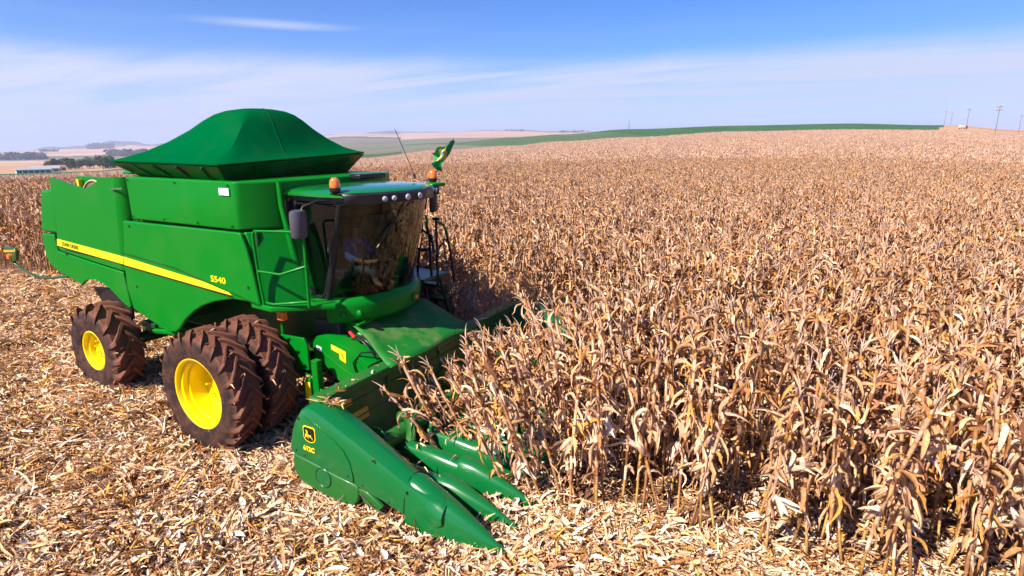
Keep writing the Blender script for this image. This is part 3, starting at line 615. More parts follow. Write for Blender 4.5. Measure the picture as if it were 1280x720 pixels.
# yellow stripes and lettering on the side
def stripe(poly, y, parent): return MB().prism(poly, y, y + .004).build('stripe', YDECAL, parent)
stripe([(-5.22, 2.495), (-3.045, 2.362), (-3.068, 2.225), (-5.26, 2.365)], -1.677, rps)
stripe([(-3.07, 2.36), (-.88, 2.17), (-.3, 2.075), (-.24, 2.035), (-.9, 2.075), (-3.07, 2.215)], -1.667, fps)
gr = MB(); gr.prism([(-3.06, 2.43), (-1.6, 2.32), (.33, 1.98), (.33, 1.965), (-1.6, 2.30), (-3.06, 2.41)], -1.6665, -1.660); gr.build('groove', GREEN_DK, fps)
ud = MB(); ud.prism([(-5.26, 2.362), (-3.068, 2.222), (-3.068, 2.205), (-5.26, 2.345)], -1.676, -1.672); ud.build('stripe_shadow_line', BLACK, rps)
ud = MB(); ud.prism([(-3.07, 2.212), (-.9, 2.072), (-.24, 2.032), (-.19, 2.0), (-.3, 2.005), (-.9, 2.048), (-3.07, 2.19)], -1.6665, -1.662); ud.build('stripe_shadow_line', BLACK, fps)
text('lettering', 'JOHN DEERE', .10, (-5.05, -1.681, 2.385), (R(90), R(3.6), 0), GREEN_DK, rps, 1.0, .001)
text('model_lettering', 'S540', .135, (-.70, -1.664, 2.20), (R(90), R(1), 0), YDECAL, fps, 1.36, .002)
# grain tank
TK = [(-2.62, -1.655), (.06, -1.64), (.13, -1.58), (.33, -1.18), (.38, -1.05), (.38, 1.05), (.33, 1.18), (.13, 1.58), (-2.62, 1.655)]
MB().prism(TK, 3.025, 3.715, 'z').build('grain_tank', GREEN, HV, bevel=.03, seg=3)
BKH = [(.12, -1.58), (.45, -1.12), (.5, -1.0), (.5, 1.0), (.45, 1.12), (.12, 1.58), (-.2, 1.58), (-.2, -1.58)]
bk = MB(); bk.loft([[(x + .28 * t, y, 3.0 - 1.05 * t) for x, y in BKH] for t in (0, .5, 1)]); bk.build('front_bulkhead', GREEN, HV, bevel=.02)
fl = MB(); fl.tube([(.40, -1.15, 3.70), (.42, -1.15, 3.35), (.47, -1.12, 3.0), (.53, -1.08, 2.5), (.60, -1.04, 2.15), (.66, -1.0, 2.0)], [.04, .045, .05, .075, .06, .05], 8); fl.build('corner_post', GREEN, HV, smooth=60)
MB().box(-.25, -.03, -1.661, -1.656, 3.52, 3.62).build('white_sticker', WHITE, HV)
MB().tube([(-3.02, -1.70, 3.50), (-2.72, -1.70, 3.52), (-2.68, -1.69, 3.53)], .014, 6).build('latch_rod', STEEL, HV)
# engine deck seen over the notch
ew = MB(); ew.box(-5.0, -2.75, -1.27, -1.2, 3.0, 3.64); ew.build('engine_hood', GREEN, HV, bevel=.01)
MB().lathe([(-.05, .02), (-.05, .40), (-.03, .43), (.03, .43)], 40, c=(-4.30, -1.29, 3.14), axis='y').build('air_screen', BROWNSCREEN, HV, smooth=40)
ag = MB(); ag.tube([(-4.30 + .445 * math.cos(t), -1.34, 3.14 + .445 * math.sin(t)) for t in np.linspace(0, math.pi, 17)], .018, 6); ag.build('screen_ring', flat('tan_rubber', (.5, .38, .25)), HV, smooth=60)
MB().box(-4.85, -4.78, -1.35, -1.28, 3.1, 3.59).build('deck_post', YELLOW, HV)
dk = MB(); dk.box(-5.1, -3.0, -.9, .6, 3.05, 3.3); dk.build('engine_deck', GREEN_DK, HV, bevel=.03)
MB().prism([(-4.05, -.9), (-2.95, -1.5), (-2.66, -1.4), (-2.66, .6), (-4.3, .6)], 3.74, 3.77, 'z').build('deck_lid', GREEN, HV, bevel=.008)
# tank extension and its cover
ex = MB(); RIM = [(-2.86, -1.72, 3.93), (-.12, -1.72, 3.915), (-.40, 1.5, 4.04), (-2.86, 1.5, 4.0)]; BOT = [(-2.42, -1.45, 3.69), (-.28, -1.5, 3.68), (-.72, 1.32, 3.69), (-2.42, 1.35, 3.69)]
RIN = [(x * .97 - .045, y * .96, z + .0) for x, y, z in RIM]
ex.loft([BOT, RIM, RIN], caps=False)
for (p0, p1) in zip(BOT, BOT[1:] + BOT[:1]): pass
ex.build('tank_extension', GREEN_DK, HV, solid=.02)
rbm = MB()
for i in range(4):
    a, b2 = Vector(RIM[i]), Vector(RIM[(i + 1) % 4]); c0, c1 = Vector(BOT[i]), Vector(BOT[(i + 1) % 4])
    for t in (.2, .42, .64, .86):
        p = a.lerp(b2, t); q = c0.lerp(c1, t); out = (p - Vector((-1.45, 0, 3.9))); out.z = 0; out.normalize()
        rbm.tube([p * .25 + q * .75 + out * .02, p * .92 + q * .08 + out * .02], .022, 4)
rbm.build('extension_ribs', GREEN_DK, HV)
cv = MB(); rings = []
PRF = [(1.0, 3.945, 0), (1.005, 3.965, 0), (.93, 4.005, .03), (.80, 4.10, .1), (.66, 4.26, .25), (.53, 4.44, .4), (.43, 4.60, .5), (.35, 4.70, .55), (.26, 4.765, .6), (.14, 4.80, .7), (.03, 4.81, .8)]
NP = 12
for s_, z, ch in PRF:
    ring = []
    cen = Vector((-1.47, -.05, 0)).lerp(Vector((-1.30, -.02, 0)), 1 - s_)
    C4 = [Vector((RIM[i][0], RIM[i][1], 0)) for i in range(4)]
    tilt = [0, -.015, .11, .06]
    for i in range(4):
        a, b2 = C4[i], C4[(i + 1) % 4]
        for k in range(NP):
            t = k / NP; p = a.lerp(b2, t); tl = tilt[i] * (1 - t) + tilt[(i + 1) % 4] * t
            d = p - Vector((-1.47, -.05, 0)); rad = math.hypot(d.x / 1.4, d.y / 1.68)
            dd = d * (1 - ch) + d / max(rad, .3) * ch * 1.06
            sag = -.018 * math.sin(math.pi * t) ** 2 * (1 if .3 < s_ < .95 else 0)
            ring.append((cen.x + dd.x * s_, cen.y + dd.y * s_, z + tl * s_ ** 2 + sag))
    rings.append(ring)
cv.loft(rings); cvo = cv.build('tank_cover', COVER, HV, smooth=46)
sm = MB()
for ci in (NP + 5,):
    sm.tube([Vector(r_[ci]) + Vector((.0, 0, .004)) for r_ in rings[1:10]], .009, 5)
sm.build('cover_seam', COVER, cvo, smooth=60)

# ---- wheels
def tyre(Rr, Wd, rr, nl, lugw, lugh, big):
    m = MB(); h = Wd / 2
    m.lathe([(-h * .72, rr), (-h * .86, rr + .03), (-h * .98, (Rr + rr) * .5), (-h * .93, Rr - .10), (-h * .80, Rr - .045), (-h * .4, Rr - .028), (0, Rr - .022), (h * .4, Rr - .028), (h * .80, Rr - .045), (h * .93, Rr - .10), (h * .98, (Rr + rr) * .5), (h * .86, rr + .03), (h * .72, rr)], 72, axis='y', closed=True)
    for side in (-1, 1):
        for k in range(nl):
            a0 = 2 * math.pi * (k + (.5 if side > 0 else 0)) / nl; secs = []
            # a bar from the shoulder to just past the middle, swept round the wheel
            stn = [(.985, -.05, .4), (.93, -.02, .8), (.80, .015, 1), (.5, .12 * big, 1), (.2, .25 * big, 1), (-.06, .33 * big, .9)]
            for f, da, hh in stn:
                y = side * h * f; ang = a0 + da * 1.0
                base = Rr - .05 if f < .9 else Rr - .085 if f < .95 else Rr - .125
                top = base + (lugh + .03) * hh
                wd = lugw * (1.0 if f < .7 else .85) * .5 / Rr; wt = wd * .72
                def P(rad, an): return (rad * math.cos(an), y, rad * math.sin(an))
                secs.append([P(base - .03, ang - wd), P(top, ang - wt), P(top, ang + wt), P(base - .03, ang + wd)])
            m.loft(secs)
    return m
def rim(rr, h, depth):
    m = MB()   # the outer side is -y: lip, stepped barrel, recessed disc, hub
    m.lathe([(-h * .72, rr + .012), (-h * .80, rr + .018), (-h * .84, rr), (-h * .80, rr - .02), (-h * .60, rr - .035), (-h * .56, rr - .075), (-h * .3, rr - .085), (-h * .26, rr - .115), (depth, rr - .135), (depth + .015, rr - .2), (depth + .01, rr * .40), (depth - .0, rr * .30), (depth - .03, rr * .27), (depth - .03, .001)], 64, axis='y')
    m.lathe([(h * .72, rr + .012), (h * .80, rr), (h * .5, rr - .06), (depth + .03, rr - .1), (depth + .03, .001)], 48, axis='y')
    return m
def nuts(rr, depth):
    m = MB()
    for k in range(10):
        a = 2 * math.pi * k / 10; m.lathe([(depth - .06, .0005), (depth - .06, .018), (depth + .02, .018)], 6, c=(rr * .52 * math.cos(a), 0, rr * .52 * math.sin(a)), axis='y')
    return m
def wheel(loc, tm, rm, nm, flip=False, rot=0):
    w_ = holder('wheel', HV, loc, (0, rot, R(180) if flip else 0))
    for me, nm_ in ((tm, 'tyre'), (rm, 'rim'), (nm, 'wheel_nuts'), (BITS_F if tm == FT else BITS_B, 'caught_straw')):
        o = bpy.data.objects.new(nm_, me); COL.objects.link(o); o.parent = w_
        if nm_ == 'caught_straw': o['kind'] = 'stuff'
    return w_
def fin(mb, name, m, sm_=35):
    me = mb.mesh(name); bm = bmesh.new(); bm.from_mesh(me); bmesh.ops.recalc_face_normals(bm, faces=bm.faces); bm.to_mesh(me); bm.free()
    me.materials.append(m); me.polygons.foreach_set('use_smooth', [True] * len(me.polygons)); me.set_sharp_from_angle(angle=R(sm_)); return me
def mudmask(me, Rr, Wd):
    at = me.attributes.new('mud', 'FLOAT', 'POINT')     # how much soil clings to the tread blocks and the shoulder
    at.data.foreach_set('value', [max(0, min(.42, (math.hypot(v.co.x, v.co.z) - Rr + .07) * 6 + (.12 if abs(v.co.y) < Wd * .42 else 0))) for v in me.vertices]); return me
FT = fin(tyre(.87, .50, .50, 22, .055, .05, 1.0), 'tyre', MUDDY); FR = fin(rim(.515, .25, .15), 'rim', YELLOW); FN = fin(nuts(.5, .15), 'wheel_nuts', YELLOW)
BT = fin(tyre(.76, .56, .345, 15, .10, .072, 1.25), 'tyre', MUDDY); BR = fin(rim(.345, .28, -.06), 'rim', YELLOW); BN = fin(nuts(.345, -.06), 'wheel_nuts', YELLOW)
mudmask(FT, .87, .50); mudmask(BT, .76, .56)
def bits(Rr, Wd, seed):
    rg = random.Random(seed); mb = MB()
    for k in range(46):
        a = rg.uniform(0, 6.28); y = rg.uniform(-.5, .5) * Wd; rad = Rr - .015
        ribbon(mb, rg, (rad * math.cos(a), y, rad * math.sin(a)), rg.uniform(0, 6.28), rg.uniform(-.6, .9), rg.uniform(.2, 1.5), rg.uniform(.05, .16), .022, 3, rg.uniform(-2, 2), .6, pick(rg, LIT))
    me = mb.mesh('caught_straw', True); me.materials.append(STRAW); return me
BITS_F = bits(.87, .5, 71); BITS_B = bits(.76, .56, 72)
for y, f in ((-2.32, 0), (-1.72, 0), (1.72, 1), (2.32, 1)): wheel((0, y, .835), FT, FR, FN, f, .3 * y)
rw = wheel((-3.52, -1.93, .725), BT, BR, BN, False, .1); wheel((-3.52, 1.93, .725), BT, BR, BN, True, .5)
ax_ = MB(); ax_.tube([(0, -2.05, .835), (0, 2.05, .835)], .14, 12); ax_.box(-.35, .35, -1.1, 1.1, .6, 1.1); ax_.build('axle', GREEN_DK, HV, bevel=.02)
ax_ = MB(); ax_.tube([(-3.52, -1.75, .725), (-3.52, 1.75, .725)], .11, 10); ax_.box(-3.75, -3.3, -1.2, 1.2, .72, .98); ax_.build('axle', GREEN_DK, HV, bevel=.02)
ch_ = MB()
ch_.tube([(-3.1, -1.4, .95), (-2.2, -1.35, 1.02), (-1.6, -1.3, .9)], .05, 6); ch_.box(-3.0, -1.2, -1.3, -1.18, .98, 1.1); ch_.box(-2.4, -1.5, -1.4, -1.2, .7, .8)
ch_.tube([(-1.72, -1.5, .75), (-1.5, -1.55, 1.1), (-1.3, -1.4, 1.25)], .035, 6); ch_.box(-1.9, -1.45, -1.75, -1.45, .55, .60); ch_.tube([(-1.7, -1.6, .58), (-1.55, -1.5, 1.2)], .03, 6)
ch_.build('chassis_links', GREEN, HV, bevel=.01)
sv = MB(); sv.box(-4.9, -3.2, -.8, .8, .9, 1.55); sv.prism([(-4.75, 1.58), (-3.5, 1.66), (-3.5, 1.1), (-4.4, 1.2)], -1.45, -1.40); sv.build('straw_chopper', BLACK, HV, bevel=.03)
# rear marker on its arm
ma = MB(); ma.tube([(-5.2, -1.62, 1.76), (-5.77, -1.65, 1.67), (-6.3, -1.65, 1.62), (-6.9, -1.65, 1.70), (-7.25, -1.65, 1.79), (-7.32, -1.65, 1.9)], .024, 7); mar = ma.build('marker_arm', GREEN_DK, HV, smooth=60)
mk = MB(); mk.prism([(-7.56, 2.10), (-7.5, 2.16), (-7.05, 2.16), (-6.98, 2.1), (-7.06, 1.9), (-7.3, 1.84), (-7.48, 1.92)], -1.70, -1.64); mk.build('marker_plate', GREEN_DK, mar, bevel=.015)
MB().prism([(-7.54, 2.03), (-7.0, 2.09), (-7.0, 2.13), (-7.54, 2.08)], -1.706, -1.70).build('reflective_strip', AMBER_DK, mar)
MB().lathe([(-1.75, .001), (-1.745, .05), (-1.70, .065), (-1.69, .065)], 20, c=(-7.3, 0, 1.96)).build('marker_lamp', AMBER, mar, smooth=50)

# ---- cab
def arcpt(z):
    t = (z - 1.97) / 1.5
    q = .38 * t
    P = [(.8, -.97), (1.02 + q, -.95), (1.24 + q, -.80), (1.41 + q, -.50), (1.50 + q, -.17), (1.50 + q, .17), (1.41 + q, .50), (1.24 + q, .80), (1.02 + q, .95), (.8, .97)]
    return P
gz = MB(); gz.loft([[(x, y, z) for x, y in arcpt(z)[1:-1]] for z in np.linspace(1.99, 3.46, 6)], closed=False)
gz.build('windscreen', GLASS, HV, smooth=60)
for s_ in (-1, 1):
    d = MB(); d.add([(.30, s_ * .96, 2.2), (.62, s_ * .96, 1.99), (1.0, s_ * .95, 1.99), (1.40, s_ * .95, 3.46), (.3, s_ * .96, 3.46)], [(0, 1, 2, 3, 4)]); dg = d.build('cab_door', DOORGLASS, HV)
    fr = MB(); pts = [(.55, s_ * .975, 2.05), (.62, s_ * .975, 2.0), (.9, s_ * .97, 2.0), (.98, s_ * .97, 2.06), (1.36, s_ * .97, 3.30), (1.30, s_ * .97, 3.38), (.55, s_ * .975, 3.38), (.46, s_ * .975, 3.28), (.46, s_ * .975, 2.4), (.55, s_ * .975, 2.05)]
    fr.tube(pts, .022, 6); fr.build('door_frame', BLACK, dg, smooth=60)
    hd = MB(); hd.tube([(1.14, s_ * 1.0, 2.72), (1.18, s_ * 1.0, 2.87)], .018, 6); hd.build('door_handle', GREYBLK, dg)
for s_ in (-1, 1):
    pl = MB(); pl.tube([(1.02, s_ * .955, 1.98), (1.20, s_ * .955, 2.7), (1.40, s_ * .955, 3.47)], .045, 8); pl.prism([(.1, 3.48), (.60, 3.48), (.47, 3.25), (.46, 2.5), (.56, 2.1), (.68, 1.97), (.1, 1.97)], s_ * .955, s_ * 1.0); pl.build('cab_pillar', BLACK, HV, smooth=45)
pl = MB(); pl.tube([(.38, -1.02, 3.42), (.36, -1.03, 3.0), (.44, -1.03, 2.6), (.62, -1.02, 2.2), (.74, -1.0, 2.05)], .05, 8)
pl.build('door_seal', BLACK, HV, smooth=45)
cb_ = MB(); cb_.box(.1, .3, -.97, .97, 1.95, 3.48); cb_.build('cab_rear_wall', BLACK, HV)
fo = MB(); fo.prism([(.1, -.95), (1.0, -.94), (1.23, -.79), (1.39, -.49), (1.48, -.17), (1.48, .17), (1.39, .49), (1.23, .79), (1.0, .94), (.1, .95)], 1.90, 1.985, 'z'); fo.build('cab_floor', TAN_TRIM, HV)
# green apron ring below the windscreen
AP = []
for z, k in ((1.60, .03), (1.66, .09), (1.86, .12), (1.93, .10), (1.985, .04)):
    ring = []
    for x, y in arcpt(1.97)[1:-1]:
        d = Vector((x - .6, y, 0)).normalized(); ring.append((x + d.x * k, y + d.y * k, z))
    ring = [(ring[0][0] - .02, ring[0][1] + .0, z)] + ring; AP.append(ring + [(.9, .9, z), (.9, -.9, z)])
apo = MB().loft(AP).build('cab_apron', GREEN, HV, smooth=35)
for (px_, py_) in ((1.26, -.905), (1.42, -.74)):
    MB().lathe([(0, .045), (-.03, .05), (-.045, .03), (-.05, .001)], 16).build('work_lamp', GREEN, apo, smooth=50, loc=(px_, py_, 1.76))
nm_ = MB(); nm_.box(1.58, 1.61, .30, .42, 1.72, 1.85); nm_.build('lamp_bracket', GREEN, apo, bevel=.01)
MB().lathe([(1.61, .04), (1.64, .035), (1.65, .001)], 16, c=(0, .36, 1.78), axis='x').build('indicator_lamp', ORANGEREF, apo, smooth=50)
# roof
RF = [(.12, -.95), (.5, -1.08), (1.2, -1.12), (1.56, -1.06), (1.84, -.62), (1.96, -.2), (1.96, .2), (1.86, .62), (1.55, 1.1), (1.2, 1.16), (.5, 1.1), (.12, .97)]
def rfr(s_, z, dz=0): return [((x - 1.1) * s_ + 1.1, y * s_, z + dz * (-abs(y))) for x, y in RF]
rf = MB(); rf.loft([rfr(.95, 3.495), rfr(1.0, 3.505), rfr(1.0, 3.535), rfr(.96, 3.57), rfr(.84, 3.60), rfr(.5, 3.63), rfr(.05, 3.64)]); rfo = rf.build('cab_roof', ROOFGREEN, HV, smooth=32)
rv = MB(); rv.loft([[((x - 1.1) * .93 + 1.1, y * .93, 3.43) for x, y in RF], [((x - 1.1) * .97 + 1.1, y * .965, 3.492) for x, y in RF]]); rv.build('roof_lining', GREYBLK, HV)
vi = MB(); VIS = [(1.60, -1.085), (1.73, -.86), (1.87, -.62), (1.99, -.2), (1.99, .2), (1.93, .5)]
vi.loft([[(x - i_ + .0, y, z) for x, y in VIS] for i_, z in ((.22, 3.40), (.0, 3.42), (.0, 3.535), (.04, 3.56), (.26, 3.56))], closed=False); vio = vi.build('lamp_visor', BLACK, HV, smooth=40, solid=.015)
def lampat(x, y, z, az, r, parent, m=LENS, nm='roof_lamp'):
    l_ = MB(); l_.lathe([(0, r * 1.1), (.02, r * 1.1), (.028, r * .95), (.032, r * .5), (.034, .001)], 20, axis='x'); o = l_.build(nm, m, parent, smooth=50, loc=(x, y, z)); o.rotation_euler = (0, R(8), az); return o
for (x, y, az) in ((1.90, -.60, -.45), (1.935, -.44, -.35), (1.985, -.2, -.12), (1.998, .06, .0)): lampat(x, y, 3.478, az, (.034 if y < -.3 else .042), vio)
MB().prism([(1.45, .95), (1.72, .78), (1.76, .9), (1.5, 1.16)], 3.42, 3.56, 'z').build('visor_corner', BLACK, HV, bevel=.02)
for (x, y) in ((1.66, .86), (1.6, 1.0)): lampat(x + .05, y, 3.49, .5, .045, rfo)
hv = MB(); hv.box(1.4, 1.72, .78, 1.14, 3.535, 3.6); hv.build('roof_corner', GREEN, HV, bevel=.02)
def beacon(x, y, z):
    h_ = MB().lathe([(z - .03, .001), (z - .03, .045), (z, .075), (z + .04, .078), (z + .045, .07), (z + .045, .001)], 24, c=(x, y, 0), axis='z').build('beacon_light', BLACK, HV, smooth=40)
    MB().lathe([(z + .04, .07), (z + .10, .073), (z + .15, .062), (z + .18, .035), (z + .185, .001)], 24, c=(x, y, 0), axis='z').build('amber_dome', AMBER, h_, smooth=60)
beacon(1.42, -1.06, 3.60); beacon(1.47, 1.12, 3.62)
an = MB(); an.tube([(1.30, .85, 3.66), (1.29, .85, 3.74)], .02, 6); an.tube([(1.29, .85, 3.74), (.90, .88, 4.46)], .006, 5); an.build('antenna', BLACK, HV)
bx = MB(); bx.box(.35, .6, .3, .95, 3.66, 3.74); bx.build('roof_box', BLACK, HV, bevel=.02)
# mirrors
m1 = MB(); m1.loft([[(1.10 + .10 * s_ * math.cos(t) , -1.46 + .125 * s_ * math.sin(t), z) for t in np.linspace(0, 2 * math.pi, 20, endpoint=False)] for s_, z in ((.55, 2.97), (.9, 2.985), (1, 3.03), (1, 3.30), (.9, 3.345), (.55, 3.36))])
mo = m1.build('side_mirror', GREYBLK, HV, smooth=50)
a1 = MB(); a1.tube([(1.12, -1.44, 3.3), (1.14, -1.40, 3.40), (1.2, -1.2, 3.46), (1.3, -1.05, 3.46)], .018, 6); a1.build('mirror_arm', BLACK, mo, smooth=60)
m2 = MB(); m2.loft([[(1.30 + .05 * s_ * math.cos(t), 1.34 + .10 * s_ * math.sin(t), z) for t in np.linspace(0, 2 * math.pi, 16, endpoint=False)] for s_, z in ((.6, 3.06), (.95, 3.08), (1, 3.12), (1, 3.46), (.8, 3.50))])
mo2 = m2.build('side_mirror', BLACK, HV, smooth=50)
a2 = MB(); a2.tube([(1.36, 1.33, 3.44), (1.4, 1.25, 3.53), (1.5, 1.1, 3.52)], .02, 6); a2.build('mirror_arm', BLACK, mo2, smooth=60)
# wiper
wp = MB(); wp.tube([(1.86, -.12, 3.40), (1.79, -.30, 3.1), (1.66, -.55, 2.75)], .012, 5); wp.tube([(1.88, .05, 3.42), (1.68, -.5, 2.9)], .008, 4); wp.build('wiper', BLACK, HV)
# inside: seat, wheel, console
se = MB(); se.box(.40, .90, -.27, .27, 2.13, 2.24); se.box(.31, .44, -.26, .26, 2.22, 2.86); se.box(.45, .85, -.2, .2, 1.985, 2.13); seo = se.build('seat', SEATM, HV, bevel=.05, seg=3)
co = MB(); co.tube([(1.3, 0, 1.99), (1.20, 0, 2.30)], .045, 8); co.tube([(1.18 + .17 * math.cos(t) * .5, .19 * math.sin(t), 2.36 + .17 * math.cos(t) * .85) for t in np.linspace(0, 2 * math.pi, 25)], .014, 6); co.build('steering_column', BLACK, HV, smooth=50)
cs = MB(); cs.box(.6, 1.0, -.60, -.40, 2.2, 2.32); cs.tube([(1.25, -.45, 2.2), (1.30, -.45, 2.85)], .02, 6); cs.box(1.22, 1.26, -.56, -.38, 2.62, 2.76); cs.build('console', GREYBLK, HV, bevel=.02)
# platform and handrails, near side
pf = MB(); pf.prism([(.12, -1.62), (.60, -1.66), (1.28, -1.08), (1.28, -.96), (.12, -.96)], 1.885, 1.965, 'z'); pf.build('platform', GREEN, HV, bevel=.012)
rl = MB()
rl.tube([(.42, -1.62, 1.95), (.36, -1.62, 2.4), (.33, -1.62, 2.98), (.38, -1.62, 3.04), (.6, -1.60, 3.05), (1.14, -1.42, 3.05)], .02, 8); rl.tube([(.36, -1.62, 2.46), (.75, -1.56, 2.44), (1.05, -1.36, 2.55)], .02, 8)
rl.tube([(1.05, -1.36, 1.95), (1.06, -1.36, 3.0)], .022, 8); rl.tube([(.45, -1.60, 2.0), (.62, -1.62, 2.0), (1.04, -1.36, 2.03)], .02, 8); rl.build('handrail', GREEN, HV, smooth=60)
# far side ladder landing and rails
lp = MB(); lp.box(.15, 1.3, .98, 1.75, 1.84, 1.9); lp.build('ladder_landing', GREEN_DK, HV, bevel=.015)
lad = MB()
for k in range(5): lad.box(.55, 1.05, 1.8 + .09 * k, 1.98 + .09 * k, 1.55 - .3 * k, 1.6 - .3 * k)
for x in (.55, 1.05): lad.tube([(x, 1.76, 1.85), (x, 2.3, .3)], .03, 6)
lad.build('ladder', GREEN_DK, HV)
fr_ = MB()
for p in ([(.74, 1.3, 1.9), (.86, 1.3, 2.5), (1.0, 1.3, 2.93), (1.05, 1.3, 2.9), (.95, 1.3, 2.4), (.86, 1.3, 1.9)], [(1.0, 1.45, 1.9), (1.1, 1.45, 2.5), (1.15, 1.45, 2.85)], [(1.28, 1.4, 2.86), (1.34, 1.4, 2.6), (1.36, 1.4, 1.9)], [(1.05, 1.4, 2.62), (1.2, 1.4, 2.7), (1.38, 1.4, 2.62), (1.44, 1.4, 2.3)],
          [(1.5, 1.4, 1.7), (1.5, 1.4, 2.93)], [(1.6, 1.55, 2.7), (1.66, 1.6, 2.3), (1.72, 1.62, 1.75)], [(1.02, 1.45, 2.3), (1.3, 1.42, 2.36)], [(.62, 1.0, 1.9), (.75, 1.0, 2.4), (.8, 1.0, 2.9)], [(1.43, 1.4, 2.93), (1.57, 1.4, 2.93)]): fr_.tube([(x - .2, y, z) for x, y, z in p], .026, 6)
fro = fr_.build('ladder_handrail', BLACK, HV, smooth=60)
gt = MB(); gt.tube([(.95, 1.45, 2.85), (.97, 1.45, 2.94), (1.02, 1.43, 2.98), (1.08, 1.4, 2.97), (1.10, 1.4, 2.86), (1.10, 1.4, 2.68)], .022, 6); gt.tube([(1.3, 1.42, 2.88), (1.38, 1.5, 2.82), (1.41, 1.55, 2.7), (1.42, 1.56, 2.62)], .024, 6); gt.build('handrail_grip', GREEN, fro, smooth=60)
st_ = MB(); st_.prism([(.35, 1.55), (.62, 1.55), (.66, 1.8), (.4, 1.82)], 1.30, 1.33, 'z'); st_.build('step_plate', GREEN, HV)
# corn plate in front of the wheel and its odds and ends
bp_ = MB(); bp_.prism([(.18, 1.42), (.86, 1.45), (.92, 1.36), (.93, .96), (.72, .93), (.60, 1.02), (.50, 1.14), (.36, 1.24), (.2, 1.36)], -1.36, -1.32); bpo = bp_.build('shield_plate', GREEN, HV, bevel=.008)
MB().tube([(.40, -1.33, 1.42), (.40, -1.33, 1.80)], .028, 8).build('support_rod', GREEN, HV)
MB().box(.52, .66, -1.52, -1.42, 1.72, 1.86).build('turn_signal', ORANGEREF, HV, bevel=.02)
# ---- feeder house
fh = MB(); fh.loft([[(.75, y, z) for y, z in ((-.72, 1.0), (-.72, 1.68), (.72, 1.68), (.72, 1.0))], [(1.4, y, z) for y, z in ((-.74, .72), (-.74, 1.42), (.74, 1.42), (.74, .72))], [(2.02, y, z) for y, z in ((-.78, .42), (-.78, 1.05), (.78, 1.05), (.78, .42))]])
fh.build('feeder_house', GREEN, HV, bevel=.02)
ub = MB(); ub.box(.6, 1.12, -.9, .9, 1.3, 1.60); ub.build('cab_base', DARKSTEEL, HV, bevel=.02)
fs = MB(); FL0 = [(-1.02, 1.10), (-.62, 1.02), (-.2, .95), (.3, 1.0), (.75, 1.1), (1.15, 1.28)]
xs0 = [(1.10, 1.60), (1.34, 1.55), (1.62, 1.42), (1.86, 1.27), (2.06, 1.165), (2.2, 1.125)]
secs = []
for j, (x, z) in enumerate(xs0):
    f = j / 5; row = []
    for i in range(13):
        t = i / 12; y = (-.78 + t * 1.7) * (1 - f) + (-.98 + t * 2.3) * f
        row.append((x + .03 * math.sin(t * 9 + j), y, z + .018 * math.sin(t * 14 + j * 1.1) * (1 - f * .5) - .03 * abs(t - .5)))
    secs.append(row)
fs.loft(secs, closed=False); fs.build('feeder_cover', RUBBERGREEN, HV, smooth=70, solid=.012)
fcl = MB(); fcl.box(1.26, 1.44, -.80, -.52, 1.57, 1.60); fcl.box(1.32, 1.42, -.66, -.40, 1.58, 1.62); fcl.build('cover_strap', GREEN, HV)

# ------------------------------------------------------------------ the corn header
HD = thing('corn_header', 'wide green corn header with pointed row dividers mounted low in front of the cab', 'corn header')
Y0, Y1 = -2.62, 3.08
bm_ = MB(); bm_.box(1.92, 2.14, Y0 + .36, Y1 - .1, 1.0, 1.125); bmo = bm_.build('top_beam', HGREEN_DUSTY, HD, bevel=.015)
bb = MB(); bb.add([(2.10, Y0 + .12, 1.02), (2.10, Y1 - .1, 1.02), (2.26, Y1 - .1, .30), (2.26, Y0 + .12, .30)], [(0, 1, 2, 3)]); bbo = bb.build('back_panel', STEELGREEN, HD, solid=.03)
rb_ = MB()
for (z, x) in ((.88, 2.15), (.66, 2.20)): rb_.box(x - .01, x + .012, Y0 + .3, 1.5, z, z + .014)
for y in (-1.05, -.55, .2, 1.0): rb_.box(2.13, 2.16, y, y + .05, .55, .98)
rb_.build('panel_ribs', STEELGREEN, bbo)
TLT = Matrix.Rotation(math.atan2(.16, .72), 4, 'Y')
def decal(y0, y1, z0, z1, m, nm):
    xx = lambda z: 2.10 + (1.02 - z) * .16 / .72 + .021
    d = MB(); d.add([(xx(z0), y0, z0), (xx(z0), y1, z0), (xx(z1), y1, z1), (xx(z1), y0, z1)], [(0, 1, 2, 3)]); return d.build(nm, m, bbo)
decal(-2.03, -1.75, .86, .945, AMBER_DK, 'orange_decal'); decal(-1.80, -1.50, .60, .74, AMBER_DK, 'warning_decal'); decal(-2.02, -1.815, .55, .68, WHITE, 'white_decal')
wt = MB()
for k in range(3): wt.tube([(2.19, -1.75 + .08 * k, .64), (2.185, -1.72 + .08 * k, .70), (2.19, -1.70 + .08 * k, .64)], .008, 4)
wt.build('decal_mark', BLACK, bbo)
tr = MB(); tr.add([(2.24, Y0 + .1, .31), (2.24, Y1 - .1, .31), (2.45, Y1 - .1, .12), (2.45, Y0 + .1, .12), (3.0, Y1 - .1, .10), (3.0, Y0 + .1, .10)], [(0, 1, 2, 3), (3, 2, 4, 5)]); tr.build('trough', STEELGREEN, HD, solid=.02)
